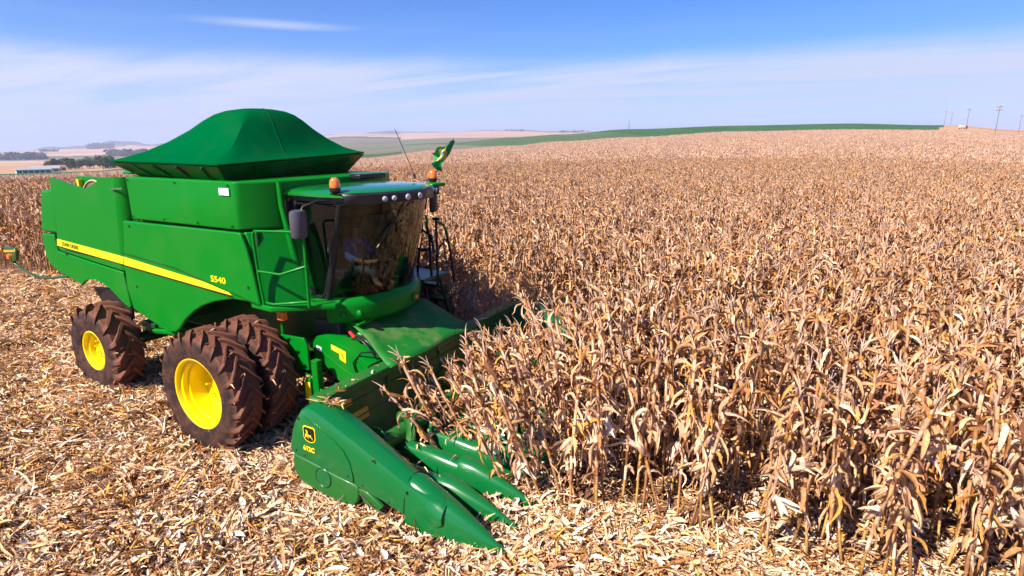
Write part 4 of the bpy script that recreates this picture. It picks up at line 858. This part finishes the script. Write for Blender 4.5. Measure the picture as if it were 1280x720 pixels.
# auger with its spiral
au = MB(); au.tube([(2.66, Y0 + .2, .40), (2.66, Y1 - .2, .40)], .115, 20)
for (ya, yb, dr) in ((Y0 + .2, -.45, 1), (Y1 - .2, .95, -1)):
    n_ = 110; turns = abs(yb - ya) / .52; vs = []; fs_ = []
    for i in range(n_ + 1):
        t = i / n_; a = 2 * math.pi * turns * t * dr + .6; y = ya + (yb - ya) * t
        for rr in (.11, .20, .265): vs.append((2.66 + rr * math.cos(a), y + (.015 if rr > .2 else 0), .40 + rr * math.sin(a)))
    for i in range(n_):
        for k in range(2): fs_.append((3 * i + k, 3 * i + k + 1, 3 * i + 4 + k, 3 * i + 3 + k))
    au.add(vs, fs_)
au.build('auger', HGREEN_DUSTY, HD, smooth=50, solid=.014)
def prof(x, yc, hw, zb, zt, n=12):
    out = []
    for k in range(n + 1):
        t = math.pi * k / n; c, s_ = math.cos(t), math.sin(t)
        out.append((x, yc - hw * math.copysign(abs(c) ** .75, c), zb + (zt - zb) * (s_ ** .8)))
    return out
def divider(yc, name='row_divider'):
    h_ = MB(); h_.loft([prof(2.86, yc, .12, .10, .35), prof(2.9, yc, .15, .08, .40), prof(3.3, yc, .15, .06, .40), prof(3.80, yc, .145, .05, .35), prof(3.86, yc, .13, .05, .32)]); ho_ = h_.build(name, HGREEN, HD, smooth=40)
    s2 = MB(); s2.loft([prof(3.72, yc, .14, .05, .34), prof(3.75, yc, .172, .03, .415), prof(3.80, yc, .175, .03, .42), prof(3.98, yc, .16, .02, .395), prof(4.25, yc, .118, .015, .30), prof(4.5, yc, .07, .015, .20), prof(4.72, yc, .026, .015, .10), prof(4.78, yc, .008, .03, .06)]); s2.build('snout', HGREEN, ho_, smooth=40)
    return ho_
for k in range(1, 12): divider(-2.42 + .455 * k)
# row units between the dividers
ru = MB()
for k in range(12):
    y = -2.42 + .455 * k + .23
    for s_ in (-1, 1): ru.box(2.95, 3.7, y + s_ * .055 - .03, y + s_ * .055 + .03, .12, .16)
ru.build('deck_plates', DARKSTEEL, HD)
def end_shield(s, yo):
    """s = -1 near, +1 far; yo is the outer face"""
    def sec(x, zb, zt, w, rise=.1):
        o = yo; i_ = yo - s * w; m_ = (o * .52 + i_ * .48)
        return [(x, o, zb), (x, o + s * .012, zb + (zt - zb) * .35), (x, o, zt - rise), (x, o - s * .035, zt - rise * .35), (x, m_ + s * .04, zt), (x, m_ - s * .04, zt - .004), (x, i_ + s * .05, zt - rise * .5), (x, i_, zt - rise * 1.4), (x, i_, zb + .02)]
    h_ = MB(); h_.loft([sec(1.97, .56, .70, .34, .05), sec(2.02, .53, .90, .38, .06), sec(2.08, .51, 1.04, .40, .06), sec(2.17, .49, 1.17, .42, .08), sec(2.30, .47, 1.215, .42, .09), sec(2.44, .44, 1.19, .42, .1), sec(2.85, .42, 1.045, .42, .13), sec(3.06, .40, .96, .41, .14), sec(3.4, .335, .815, .40, .15), sec(3.74, .25, .67, .38, .16), sec(4.0, .24, .575, .35, .14), sec(4.16, .25, .52, .31, .13), sec(4.22, .30, .475, .26, .09)])
    ho_ = h_.build('end_shield', HGREEN, HD, smooth=38)
    def ns(x, zb, zt, hw, yc):
        out = []
        for k in range(15):
            t = math.pi * k / 14; c, s_ = math.cos(t), math.sin(t); out.append((x, yc - hw * math.copysign(abs(c) ** .7, c), zb + (zt - zb) * s_ ** .9))
        return out
    yc = yo - s * .185
    sm_ = MB(); sm_.tube([p for p in ns(3.732, .185, .67, .214, yc)], .007, 4); sm_.build('snout_seam', BLACK, ho_)
    n2 = MB(); n2.loft([ns(3.72, .23, .63, .17, yc), ns(3.74, .19, .665, .212, yc), ns(3.82, .15, .66, .215, yc), ns(4.0, .09, .585, .205, yc), ns(4.3, .06, .455, .165, yc), ns(4.6, .055, .30, .10, yc), ns(4.82, .06, .17, .04, yc), ns(4.92, .07, .10, .008, yc)]); n2.build('end_snout', HGREEN, ho_, smooth=40)
    LP = [(2.0, .535), (1.985, .40), (2.0, .29), (2.07, .21), (2.22, .15), (2.5, .115), (2.82, .10), (2.95, .125), (3.03, .19), (3.06, .30), (3.05, .375), (3.0, .41), (2.7, .44), (2.3, .50)]
    ya, yb = sorted((yo + s * .012, yo - s * .06))
    l_ = MB().prism(LP, ya, yb).build('lower_cover', HGREEN_DUSTY, ho_, bevel=.02, seg=3)
    rg_ = MB(); rg_.tube([(2.50 + .125 * math.cos(t), yo + s * .014, .35 + .125 * math.sin(t)) for t in np.linspace(0, 2 * math.pi, 33)], .006, 4); rg_.build('cover_ring', BLACK, ho_)
    dc = MB(); dc.lathe([(yo + s * .018, .001), (yo + s * .018, .115), (yo + s * .008, .122)], 32, c=(2.50, 0, .35)); dc.build('round_lid', HGREEN, ho_, smooth=40)
    if s < 0:
        # raised edge of the flush door, sweeping down
        pts = [(2.27, yo - .006, 1.085), (2.5, yo - .008, .995), (2.72, yo - .012, .90), (2.86, yo - .014, .81), (2.95, yo - .014, .68), (2.985, yo - .012, .52), (2.98, yo - .01, .44)]
        e_ = MB(); e_.tube(pts, .010, 6); e_.build('door_edge', HGREEN, ho_, smooth=60)
        lk = MB(); lk.prism([(3.03, .37), (3.18, .36), (3.40, .24), (3.34, .16), (3.12, .20)], yo - .0, yo + .05); lk.build('side_link', HGREEN_DUSTY, ho_, bevel=.01)
        gw = MB(); gw.tube([(3.08, yo - .02, .33), (3.3, yo - .03, .21), (3.72, yo - .03, .165)], .008, 5); gw.build('guide_wire', DARKSTEEL, ho_)
    return ho_
es = end_shield(-1, Y0); end_shield(1, Y1)
bt = MB()
for x, z in ((2.06, .60), (2.2, .565), (2.9, .50), (3.12, .44), (3.5, .35), (3.72, .31), (3.76, .55), (3.30, .80), (2.15, 1.04)): bt.lathe([(Y0 - .018, .001), (Y0 - .018, .011), (Y0 + .01, .013)], 8, c=(x, 0, z))
bto = bt.build('shield_bolts', DARKSTEEL, es, smooth=40); bto['kind'] = 'stuff'
rgc = random.Random(31); cf = MB()
for k in range(260):
    u_ = rgc.random()
    if u_ < .35: p = (rgc.uniform(2.9, 3.9), -2.42 + .455 * rgc.randint(1, 11) + rgc.uniform(-.07, .07), .41)
    elif u_ < .75: p = (rgc.uniform(2.35, 3.0), rgc.uniform(Y0 + .45, Y1 - .4), rgc.uniform(.12, .2))
    elif u_ < .9: p = (rgc.uniform(1.93, 2.13), rgc.uniform(Y0 + .5, Y1 - .4), 1.128)
    else: p = (rgc.uniform(2.3, 2.6), rgc.uniform(Y0 + .2, Y0 + .35), 1.20)
    ribbon(cf, rgc, p, rgc.uniform(0, 6.28), rgc.uniform(-.1, .5), rgc.uniform(.1, 1.2), rgc.uniform(.04, .2), rgc.uniform(.01, .035), 3, rgc.uniform(-2, 2), .5, pick(rgc, LIT))
me = cf.mesh('chaff', True); me.materials.append(STRAW); o = bpy.data.objects.new('chaff', me); COL.objects.link(o); o.parent = HD; o['kind'] = 'stuff'
# emblem: dark rounded shield, yellow border, leaping deer
EC = (2.325, .875); ES = .105
def shield(k, n=6):
    pts = []
    base = [(-.78, .98), (.78, .98), (.98, .72), (.94, -.45), (.72, -.80), (.18, -.98), (-.18, -.98), (-.72, -.80), (-.94, -.45), (-.98, .72)]
    return [(EC[0] + x * k * ES * 1.0, EC[1] + z * k * ES) for x, z in base]
em = MB().prism(shield(1.0), Y0 - .016, Y0 - .008).build('emblem', YDECAL, es)
MB().prism(shield(.88), Y0 - .019, Y0 - .0165).build('emblem_field', BLACK, es)
deer = [(-.62, -.10), (-.60, .12), (-.44, .20), (-.36, .42), (-.50, .62), (-.62, .74), (-.40, .66), (-.30, .80), (-.22, .60), (-.06, .48), (-.14, .38), (-.22, .30), (-.14, .12), (.30, .06), (.52, .14), (.58, .02), (.50, -.10), (.74, -.34), (.80, -.56), (.70, -.54), (.62, -.36), (.36, -.20), (.10, -.22), (-.10, -.20), (.02, -.46), (-.08, -.46), (-.26, -.24), (-.42, -.16), (-.56, -.44), (-.64, -.42)]
dd = bmesh.new(); vv = [dd.verts.new((EC[0] - .01 + x * ES * .80, Y0 - .0205, EC[1] - .01 + z * ES * .86)) for x, z in deer]
f_ = dd.faces.new(vv); bmesh.ops.triangulate(dd, faces=[f_]); me = bpy.data.meshes.new('emblem_deer'); dd.to_mesh(me); dd.free(); me.materials.append(YDECAL)
o = bpy.data.objects.new('emblem_deer', me); COL.objects.link(o); o.parent = es
text('model_lettering', '612C', .085, (2.205, Y0 - .018, .655), (R(90), R(2), 0), YDECAL, es, 1.0, .004)
# side drive cover of the header with its stickers
dv_ = MB()
def dsec(y, g): return [(.80 + g, y, 1.03), (.74 + g, y, 1.15), (.75 + g, y, 1.34), (.86, y, 1.42), (1.01, y, 1.44), (1.66, y, 1.28), (1.89, y, 1.14), (1.89, y, 1.0), (1.65, y, .82), (1.42, y, .68), (.99, y, 1.0)]
dv_.loft([[(x + .03 * (1.3 - x), y, z - .01) for x, y, z in dsec(-1.12, .03)], dsec(-1.09, 0), dsec(-.8, 0)])
dvo = dv_.build('drive_cover', GREEN, HD, smooth=30)
def ydec(poly, m, nm): return MB().prism(poly, -1.128, -1.119).build(nm, m, dvo)
ydec([(1.17, 1.335), (1.32, 1.30), (1.32, 1.22), (1.17, 1.26)], YDECAL, 'yellow_sticker'); ydec([(1.33, 1.30), (1.46, 1.265), (1.45, 1.09), (1.33, 1.13)], YDECAL, 'yellow_sticker'); ydec([(.86, 1.27), (.96, 1.245), (.96, 1.18), (.86, 1.205)], WHITE, 'white_sticker')
ln_ = MB(); ln_.tube([(1.02, -1.124, 1.17), (1.3, -1.124, 1.02), (1.68, -1.124, .88)], .008, 5); ln_.tube([(1.55, -1.124, 1.27), (1.66, -1.124, 1.20), (1.76, -1.124, 1.08)], .01, 5); ln_.build('cover_crease', GREEN, dvo)
dk_ = MB(); dk_.tube([(1.20, -1.129, 1.30), (1.28, -1.129, 1.265)], .008, 4); dk_.tube([(1.37, -1.129, 1.24), (1.42, -1.129, 1.15)], .008, 4); dk_.build('sticker_mark', BLACK, dvo)
ho2 = MB()
for k in range(6):
    a = .05 * k; ho2.tube([(1.25 + a * .4, -.82 + a, 1.30), (1.45, -.90 + a * 1.2, 1.46 - .02 * k), (1.7, -.92 + a * 1.4, 1.34), (1.86, -.9 + a * 1.5, 1.12)], .013, 6)
ho2.tube([(1.66, -1.15, 1.0), (1.62, -1.15, 1.14), (1.74, -1.1, 1.30), (1.84, -.95, 1.28), (1.86, -.9, 1.12)], .014, 6); ho2.build('hydraulic_hoses', BLACK, HD, smooth=60)
MB().tube([(1.36, -.92, 1.50), (1.48, -.94, 1.44)], .026, 8).build('hose_coupler', RED, HD)
mc = MB(); mc.box(1.1, 1.8, -.8, -.72, .9, 1.2); mc.build('coupler_box', GREEN_DK, HD, bevel=.02)
sb = MB(); sb.box(1.02, 1.14, -1.40, -1.30, .30, 1.15); sb.box(.9, 1.0, -1.42, -1.36, .5, .85); sb.tube([(.84, -1.4, .5), (.82, -1.4, .78), (.9, -1.4, .92), (1.0, -1.4, .9)], .012, 5); sbo = sb.build('drop_leg', GREEN, HD, bevel=.01)
MB().box(.90, 1.0, -1.435, -1.421, .55, .80).build('yellow_sticker', YDECAL, sbo)
sf = MB(); sf.tube([(1.3, -1.42, .78), (1.5, -1.42, .82), (1.62, -1.42, .72)], .022, 8); sf.build('drive_shaft', STEEL, HD, smooth=60)
sg = MB(); sg.prism([(1.2, .75), (1.36, .70), (1.5, .58), (1.3, .52), (1.2, .6)], -1.44, -1.40); sg.prism([(1.4, .72), (1.7, .80), (2.0, .66), (1.8, .5), (1.55, .55)], -1.40, -1.34); sg.build('shaft_guard', GREEN, HD, bevel=.01)

# ------------------------------------------------------------------ dust behind the header, on the far side of the cab
DU = bpy.data.materials.new('brown_dust'); DU.use_nodes = True; nt = DU.node_tree; nt.nodes.clear(); L = nt.links.new
do = nd(nt, 'ShaderNodeOutputMaterial'); pv = nd(nt, 'ShaderNodeVolumePrincipled'); pv.inputs['Color'].default_value = (.62, .42, .30, 1); L(pv.outputs[0], do.inputs['Volume'])
tc = nd(nt, 'ShaderNodeTexCoord'); ln = nd(nt, 'ShaderNodeVectorMath', operation='LENGTH'); L(tc.outputs['Object'], ln.inputs[0])
fa = nd(nt, 'ShaderNodeMapRange'); fa.interpolation_type = 'SMOOTHSTEP'; fa.inputs[1].default_value = 1; fa.inputs[2].default_value = .1; fa.inputs[3].default_value = 0; fa.inputs[4].default_value = 1; L(ln.outputs['Value'], fa.inputs[0])
n = nd(nt, 'ShaderNodeTexNoise'); n.inputs['Scale'].default_value = 2.2; n.inputs['Detail'].default_value = 3; L(tc.outputs['Object'], n.inputs['Vector'])
m1_ = nd(nt, 'ShaderNodeMath', operation='MULTIPLY'); L(fa.outputs[0], m1_.inputs[0]); L(n.outputs[0], m1_.inputs[1]); m2_ = nd(nt, 'ShaderNodeMath', operation='MULTIPLY'); m2_.inputs[1].default_value = .55; L(m1_.outputs[0], m2_.inputs[0]); L(m2_.outputs[0], pv.inputs['Density'])
bmd = bmesh.new(); bmesh.ops.create_icosphere(bmd, subdivisions=3, radius=1); me = bpy.data.meshes.new('dust_cloud'); bmd.to_mesh(me); bmd.free(); me.materials.append(DU)
o = bpy.data.objects.new('dust_cloud', me); COL.objects.link(o); o.location = (1.5, 3.4, .9); o.scale = (1.5, 2.1, 1.2); o['kind'] = 'stuff'
S.cycles.volume_step_rate = 2.0

# ------------------------------------------------------------------ flag on the cab roof
FW, FH = 22, 14
fm_ = MB(); vs = []; fcs = []; mats = []
TIP, FA, FB = Vector((1.87, 1.2, 4.29)), Vector((1.37, 1.2, 4.05)), Vector((1.55, 1.2, 3.78))
for j in range(FH + 1):
    for i in range(FW + 1):
        u, v = i / FW, j / FH; uu = .04 + .96 * u
        p = TIP + ((FA - TIP) * (1 - v) + (FB - TIP) * v) * uu
        p += Vector((.03 * math.sin(v * 9 + u * 4) * u, .07 * math.sin(u * 8 + v * 5) * u + .05 * math.sin(v * 8), .025 * math.sin(v * 11 + 1) * u + .02 * math.sin(u * 13) * (1 - v)))
        vs.append(p)
for j in range(FH):
    for i in range(FW):
        fcs.append((j * (FW + 1) + i, j * (FW + 1) + i + 1, (j + 1) * (FW + 1) + i + 1, (j + 1) * (FW + 1) + i))
        u, v = (i + .5) / FW - .6, (j + .5) / FH - .5
        mats.append(2 if math.hypot(u * 1.1, v) < .15 else (1 if abs(u) / .36 + abs(v) / .40 < 1 else 0))
me = bpy.data.meshes.new('flag'); me.from_pydata([tuple(v) for v in vs], [], fcs); me.update()
for m in (flat('flag_green', (.0, .22, .06)), flat('flag_yellow', (.8, .55, .12)), flat('flag_blue', (.12, .16, .38))): me.materials.append(m)
me.polygons.foreach_set('material_index', mats); me.polygons.foreach_set('use_smooth', [True] * len(fcs))
flag = bpy.data.objects.new('flag', me); COL.objects.link(flag); tag(flag, 'small green flag with yellow and blue centre fluttering beside the far roof beacon', 'flag')
fp_ = MB(); fp_.tube([(1.46, 1.16, 3.56), (1.51, 1.2, 3.82), (1.86, 1.2, 4.31)], .008, 5); fp_.build('flag_pole', DARKSTEEL, flag)

# ------------------------------------------------------------------ driver
def skin(name, verts, edges, radii, m, parent, sub=2, root=0):
    verts = [(x, y, z - .22 if z > 2.4 else z) for x, y, z in verts]
    me = bpy.data.meshes.new(name); me.from_pydata(verts, edges, []); me.update(); me.materials.append(m)
    o = bpy.data.objects.new(name, me); COL.objects.link(o); o.parent = parent
    sk = o.modifiers.new('skin', 'SKIN'); sk.use_smooth_shade = True
    lay = me.skin_vertices[0].data if me.skin_vertices else None
    if lay is None:
        bpy.context.view_layer.objects.active = o; bpy.ops.mesh.customdata_skin_add(); lay = me.skin_vertices[0].data
    for i, r_ in enumerate(radii): lay[i].radius = (r_, r_) if not isinstance(r_, tuple) else r_; lay[i].use_root = (i == root)
    s_ = o.modifiers.new('sub', 'SUBSURF'); s_.levels = sub; s_.render_levels = sub; return o
bv = [(.72, 0, 2.50), (.68, 0, 2.68), (.66, 0, 2.88), (.68, 0, 2.99), (.72, 0, 3.07), (.73, 0, 3.16), (.73, 0, 3.25),
      (.67, -.19, 2.92), (.76, -.26, 2.68), (1.02, -.17, 2.62), (1.22, -.15, 2.64), (1.30, -.14, 2.67),
      (.67, .19, 2.92), (.78, .25, 2.68), (1.04, .17, 2.60), (1.22, .15, 2.62), (1.30, .14, 2.64),
      (.80, -.10, 2.50), (1.18, -.13, 2.48), (1.22, -.13, 2.08), (1.36, -.13, 2.03), (.80, .10, 2.50), (1.18, .13, 2.48), (1.22, .13, 2.08), (1.36, .13, 2.03), (.81, 0, 3.14)]
be = [(0, 1), (1, 2), (2, 3), (3, 4), (4, 5), (5, 6), (2, 7), (7, 8), (8, 9), (9, 10), (10, 11), (2, 12), (12, 13), (13, 14), (14, 15), (15, 16), (0, 17), (17, 18), (18, 19), (19, 20), (0, 21), (21, 22), (22, 23), (23, 24), (5, 25)]
br = [.14, .13, .14, .055, .075, .095, .06, .06, .048, .038, .04, .025, .06, .048, .038, .04, .025, .09, .065, .05, .035, .09, .065, .05, .035, .02]
pr = skin('person', bv, be, br, SKIN, None); tag(pr, 'driver in a blue shirt seated behind the dark cab glass', 'person')
sv_ = [(.72, 0, 2.47), (.68, 0, 2.68), (.665, 0, 2.88), (.68, 0, 2.96), (.67, -.20, 2.92), (.755, -.265, 2.70), (.9, -.21, 2.645), (.67, .20, 2.92), (.775, .255, 2.70), (.92, .21, 2.635)]
skin('shirt', sv_, [(0, 1), (1, 2), (2, 3), (2, 4), (4, 5), (5, 6), (2, 7), (7, 8), (8, 9)], [.165, .155, .16, .075, .078, .066, .056, .078, .066, .056], BLUECLOTH, pr)
skin('trousers', [(.73, 0, 2.49), (.82, -.1, 2.505), (1.19, -.13, 2.48), (1.22, -.13, 2.12), (.82, .1, 2.505), (1.19, .13, 2.48), (1.22, .13, 2.12)], [(0, 1), (1, 2), (2, 3), (0, 4), (4, 5), (5, 6)], [.15, .105, .08, .065, .105, .08, .065], GREYCLOTH, pr)
hh = MB(); hh.lathe([(2.91, .098), (2.98, .112), (3.05, .10), (3.095, .06), (3.11, .001)], 18, c=(.715, 0, 0), axis='z'); hh.build('hair', HAIR, pr, smooth=60)

# ------------------------------------------------------------------ far things: poles, vehicle, mast, sheds, trees
WOOD = flat('weathered_wood', (.17, .13, .11)); CREAM = flat('cream_paint', (.62, .55, .42), .5); PALE = flat('pale_wall', (.62, .60, .56)); GREYROOF = flat('grey_sheet_roof', (.32, .32, .33), .5); TERRA = flat('red_tile_roof', (.33, .13, .08))
def utility_pole(px, r, H, label, arms=2):
    x, y, z = at_px(px, r); t = thing('utility_pole', label, 'utility pole', (x, y, z), R(20), 'utility poles along the dirt track')
    p = MB(); p.tube([(0, 0, -.5), (0, 0, H)], [.15, .11], 8); p.build('pole', WOOD, t, smooth=60)
    for k in range(arms):
        c = MB(); c.box(-1.3, 1.3, -.07, .07, H - .7 - 1.3 * k, H - .45 - 1.3 * k); co_ = c.build('crossarm', WOOD, t)
        i_ = MB()
        for q in (-1.35, -.5, .5, 1.35): i_.lathe([(H - .45 - 1.3 * k, .06), (H - .3 - 1.3 * k, .09), (H - .15 - 1.3 * k, .04)], 6, c=(q, 0, 0), axis='z')
        i_.build('insulators', PALE, co_)
utility_pole(1240, 320, 13.4, 'tallest wooden utility pole at the right edge of the corn', 2)
utility_pole(1203, 420, 13.0, 'wooden utility pole standing behind the parked vehicle', 1)
utility_pole(1175, 560, 13.0, 'wooden utility pole at the corner of the green field', 1)
utility_pole(1183, 700, 11.5, 'small far utility pole just right of the green field corner', 1)
utility_pole(1269, 520, 12.5, 'wooden utility pole at the far right edge of the view', 1)
mx0, my0, mz0 = at_px(785, 690)
t = thing('radio_mast', 'thin radio mast rising over the distant green hill', 'mast', (mx0, my0, mz0)); mb = MB(); mb.tube([(0, 0, -.5), (0, 0, 11)], [.28, .1], 6); mb.build('mast_pole', DARKSTEEL, t)
mb = MB()
for k in range(3):
    a = k * 2.09
    mb.tube([(0, 0, 9), (3 * math.cos(a), 3 * math.sin(a), 0)], .03, 4)
mb.build('guy_wires', DARKSTEEL, t)
vx, vy, vz = at_px(1199, 400)
t = thing('parked_truck', 'small pale truck parked on the bare field beside the poles', 'truck', (vx, vy, vz + 2.2), R(35)); t.scale = (.7, .7, .7)
m_ = MB(); m_.box(-3, 1.2, -1.1, 1.1, .9, 2.6); m_.build('cargo_body', CREAM, t, bevel=.08)
m_ = MB(); m_.prism([(1.4, .7), (3.1, .7), (3.1, 1.5), (2.7, 2.4), (1.4, 2.4)], -1.0, 1.0); m_.build('cab', flat('truck_cab_red', (.28, .06, .04), .4), t, bevel=.06)
m_ = MB(); m_.prism([(2.0, 1.55), (2.95, 1.55), (2.68, 2.25), (2.0, 2.25)], -1.02, 1.02); m_.build('window', BLACK, t)
for (x, y) in ((-2, -1), (-2, 1), (2.3, -1), (2.3, 1)):
    m_ = MB(); m_.lathe([(-.15, .001), (-.15, .45), (.15, .45), (.15, .001)], 14); o = m_.build('wheel', BLACK, t, smooth=40, loc=(x, y, .45))
def shed(px, r, L_, D_, H_, rz, label, wall, roof, n_open):
    x, y, z = at_px(px, r); t = thing('farm_shed', label, 'farm building', (x, y, z), rz)
    m_ = MB(); m_.box(-L_ / 2, L_ / 2, -D_ / 2, D_ / 2, -1.5, H_); m_.build('wall', wall, t)
    m_ = MB(); m_.prism([(-D_ / 2 - .6, H_ + .02), (0, H_ + D_ * .22), (D_ / 2 + .6, H_ + .02), (D_ / 2 + .6, H_ - .15), (-D_ / 2 - .6, H_ - .15)], -L_ / 2 - .6, L_ / 2 + .6, 'x'); m_.build('roof', roof, t)
    for k in range(n_open):
        xx = -L_ / 2 + L_ * (k + .5) / n_open; m_ = MB(); m_.box(xx - 1.2, xx + 1.2, -D_ / 2 - .06, -D_ / 2 + .02, .2, H_ * .7); m_.build('door', BLACK, t)
VR = lambda px: -(PX(px) - HEAD)
shed(36, 560, 20, 7, 2.4, VR(33) + .1, 'long low white shed beside the far green field', PALE, GREYROOF, 6)
shed(52, 580, 18, 8, 2.8, VR(52) - .15, 'grey roofed shed behind the long white shed', GREYROOF, GREYROOF, 4)
shed(66, 610, 11, 7, 3.0, VR(70) + .3, 'red roofed farmhouse left of the dark grove', PALE, TERRA, 3)
shed(134, 640, 10, 8, 4.0, VR(134), 'small white farmhouse at the right end of the dark grove', PALE, TERRA, 2)
TREEM, nt, b = mat('dark_tree_leaves'); at = nd(nt, 'ShaderNodeAttribute'); at.attribute_name = 'tint'; nt.links.new(at.outputs['Color'], b.inputs['Base Color']); b.inputs['Roughness'].default_value = .9; b.inputs['Specular IOR Level'].default_value = .1
BARK = flat('grey_bark', (.12, .09, .07))
def crown_mesh(seed, H, Wd):
    rg = random.Random(seed); mb = MB(); lobes = []
    for k in range(9):
        a = rg.uniform(0, 6.28); r = Wd * .32 * math.sqrt(rg.random()); lobes.append((r * math.cos(a), r * math.sin(a), H * rg.uniform(.38, .82), Wd * rg.uniform(.2, .32)))
    for k in range(520):
        l = rg.choice(lobes); d = Vector((rg.gauss(0, 1), rg.gauss(0, 1), rg.gauss(0, 1))).normalized() * l[3] * rg.uniform(.55, 1.05)
        p = Vector(l[:3]) + d; s_ = rg.uniform(.3, .75); u = Vector((rg.gauss(0, 1), rg.gauss(0, 1), rg.gauss(0, 1))).normalized(); w = u.orthogonal().normalized()
        c = rg.choice([(.035, .06, .02), (.05, .085, .028), (.028, .05, .02), (.07, .10, .035)]); mb.add([p - u * s_, p + w * s_ * .8, p + u * s_, p - w * s_ * .8], [(0, 1, 2, 3)], c)
    me = mb.mesh('crown', True); me.materials.append(TREEM); return me
CR = [crown_mesh(40 + k, 11, 10) for k in range(4)]
tk = MB(); tk.tube([(0, 0, -1), (.1, 0, 3), (.0, .2, 7)], [.35, .28, .1], 7)
for k in range(4): tk.tube([(0, .1, 3.5 + k), (1.8 * math.cos(k * 1.7), 1.8 * math.sin(k * 1.7), 6 + k)], [.13, .04], 5)
TRK = tk.mesh('trunk'); TRK.materials.append(BARK)
rgt = random.Random(5)
def tree(px, r, s_, label, group):
    x, y, z = at_px(px, r); t = thing('tree', label, 'tree', (x, y, z), rgt.uniform(0, 6.28), group); t.scale = (s_ * 1.15, s_ * 1.15, s_)
    for me, nm in ((rgt.choice(CR), 'crown'), (TRK, 'trunk')): o = bpy.data.objects.new(nm, me); COL.objects.link(o); o.parent = t
for k in range(38):
    px = 56 + rgt.random() * 82; tree(px, rgt.uniform(585, 720) if px > 78 else rgt.uniform(640, 700), rgt.uniform(.6, 1.05), 'dark green tree in the grove beyond the corn behind the harvester', 'trees of the dark grove')
# far tree lines read as dark strips
tl = MB(); rgl = random.Random(8)
def line(px0, px1, r0, r1, n_, h):
    for k in range(n_):
        t_ = rgl.random(); x, y, z = at_px(px0 + (px1 - px0) * t_, r0 + (r1 - r0) * t_ + rgl.uniform(-25, 25)); hh_ = h * rgl.uniform(.5, 1.1); w = hh_ * rgl.uniform(.5, .9)
        for q in range(9):
            p = Vector((x + rgl.uniform(-w, w), y + rgl.uniform(-w, w), z + rgl.uniform(0, hh_))); u = Vector((rgl.gauss(0, 1), rgl.gauss(0, 1), rgl.gauss(0, 1))).normalized(); v = u.orthogonal().normalized(); s_ = hh_ * .28
            tl.add([p - u * s_, p + v * s_, p + u * s_, p - v * s_], [(0, 1, 2, 3)], rgl.choice([(.03, .05, .02), (.04, .07, .025)]))
line(-40, 52, 1900, 1850, 120, 14); line(135, 215, 2100, 1800, 150, 16); line(112, 140, 4300, 4300, 60, 30); line(50, 70, 3000, 3000, 30, 15); line(632, 655, 4700, 4700, 40, 16); line(700, 735, 4200, 4200, 40, 14)
me = tl.mesh('far_tree_lines', True); me.materials.append(TREEM); o = bpy.data.objects.new('far_tree_lines', me); COL.objects.link(o); o['kind'] = 'stuff'
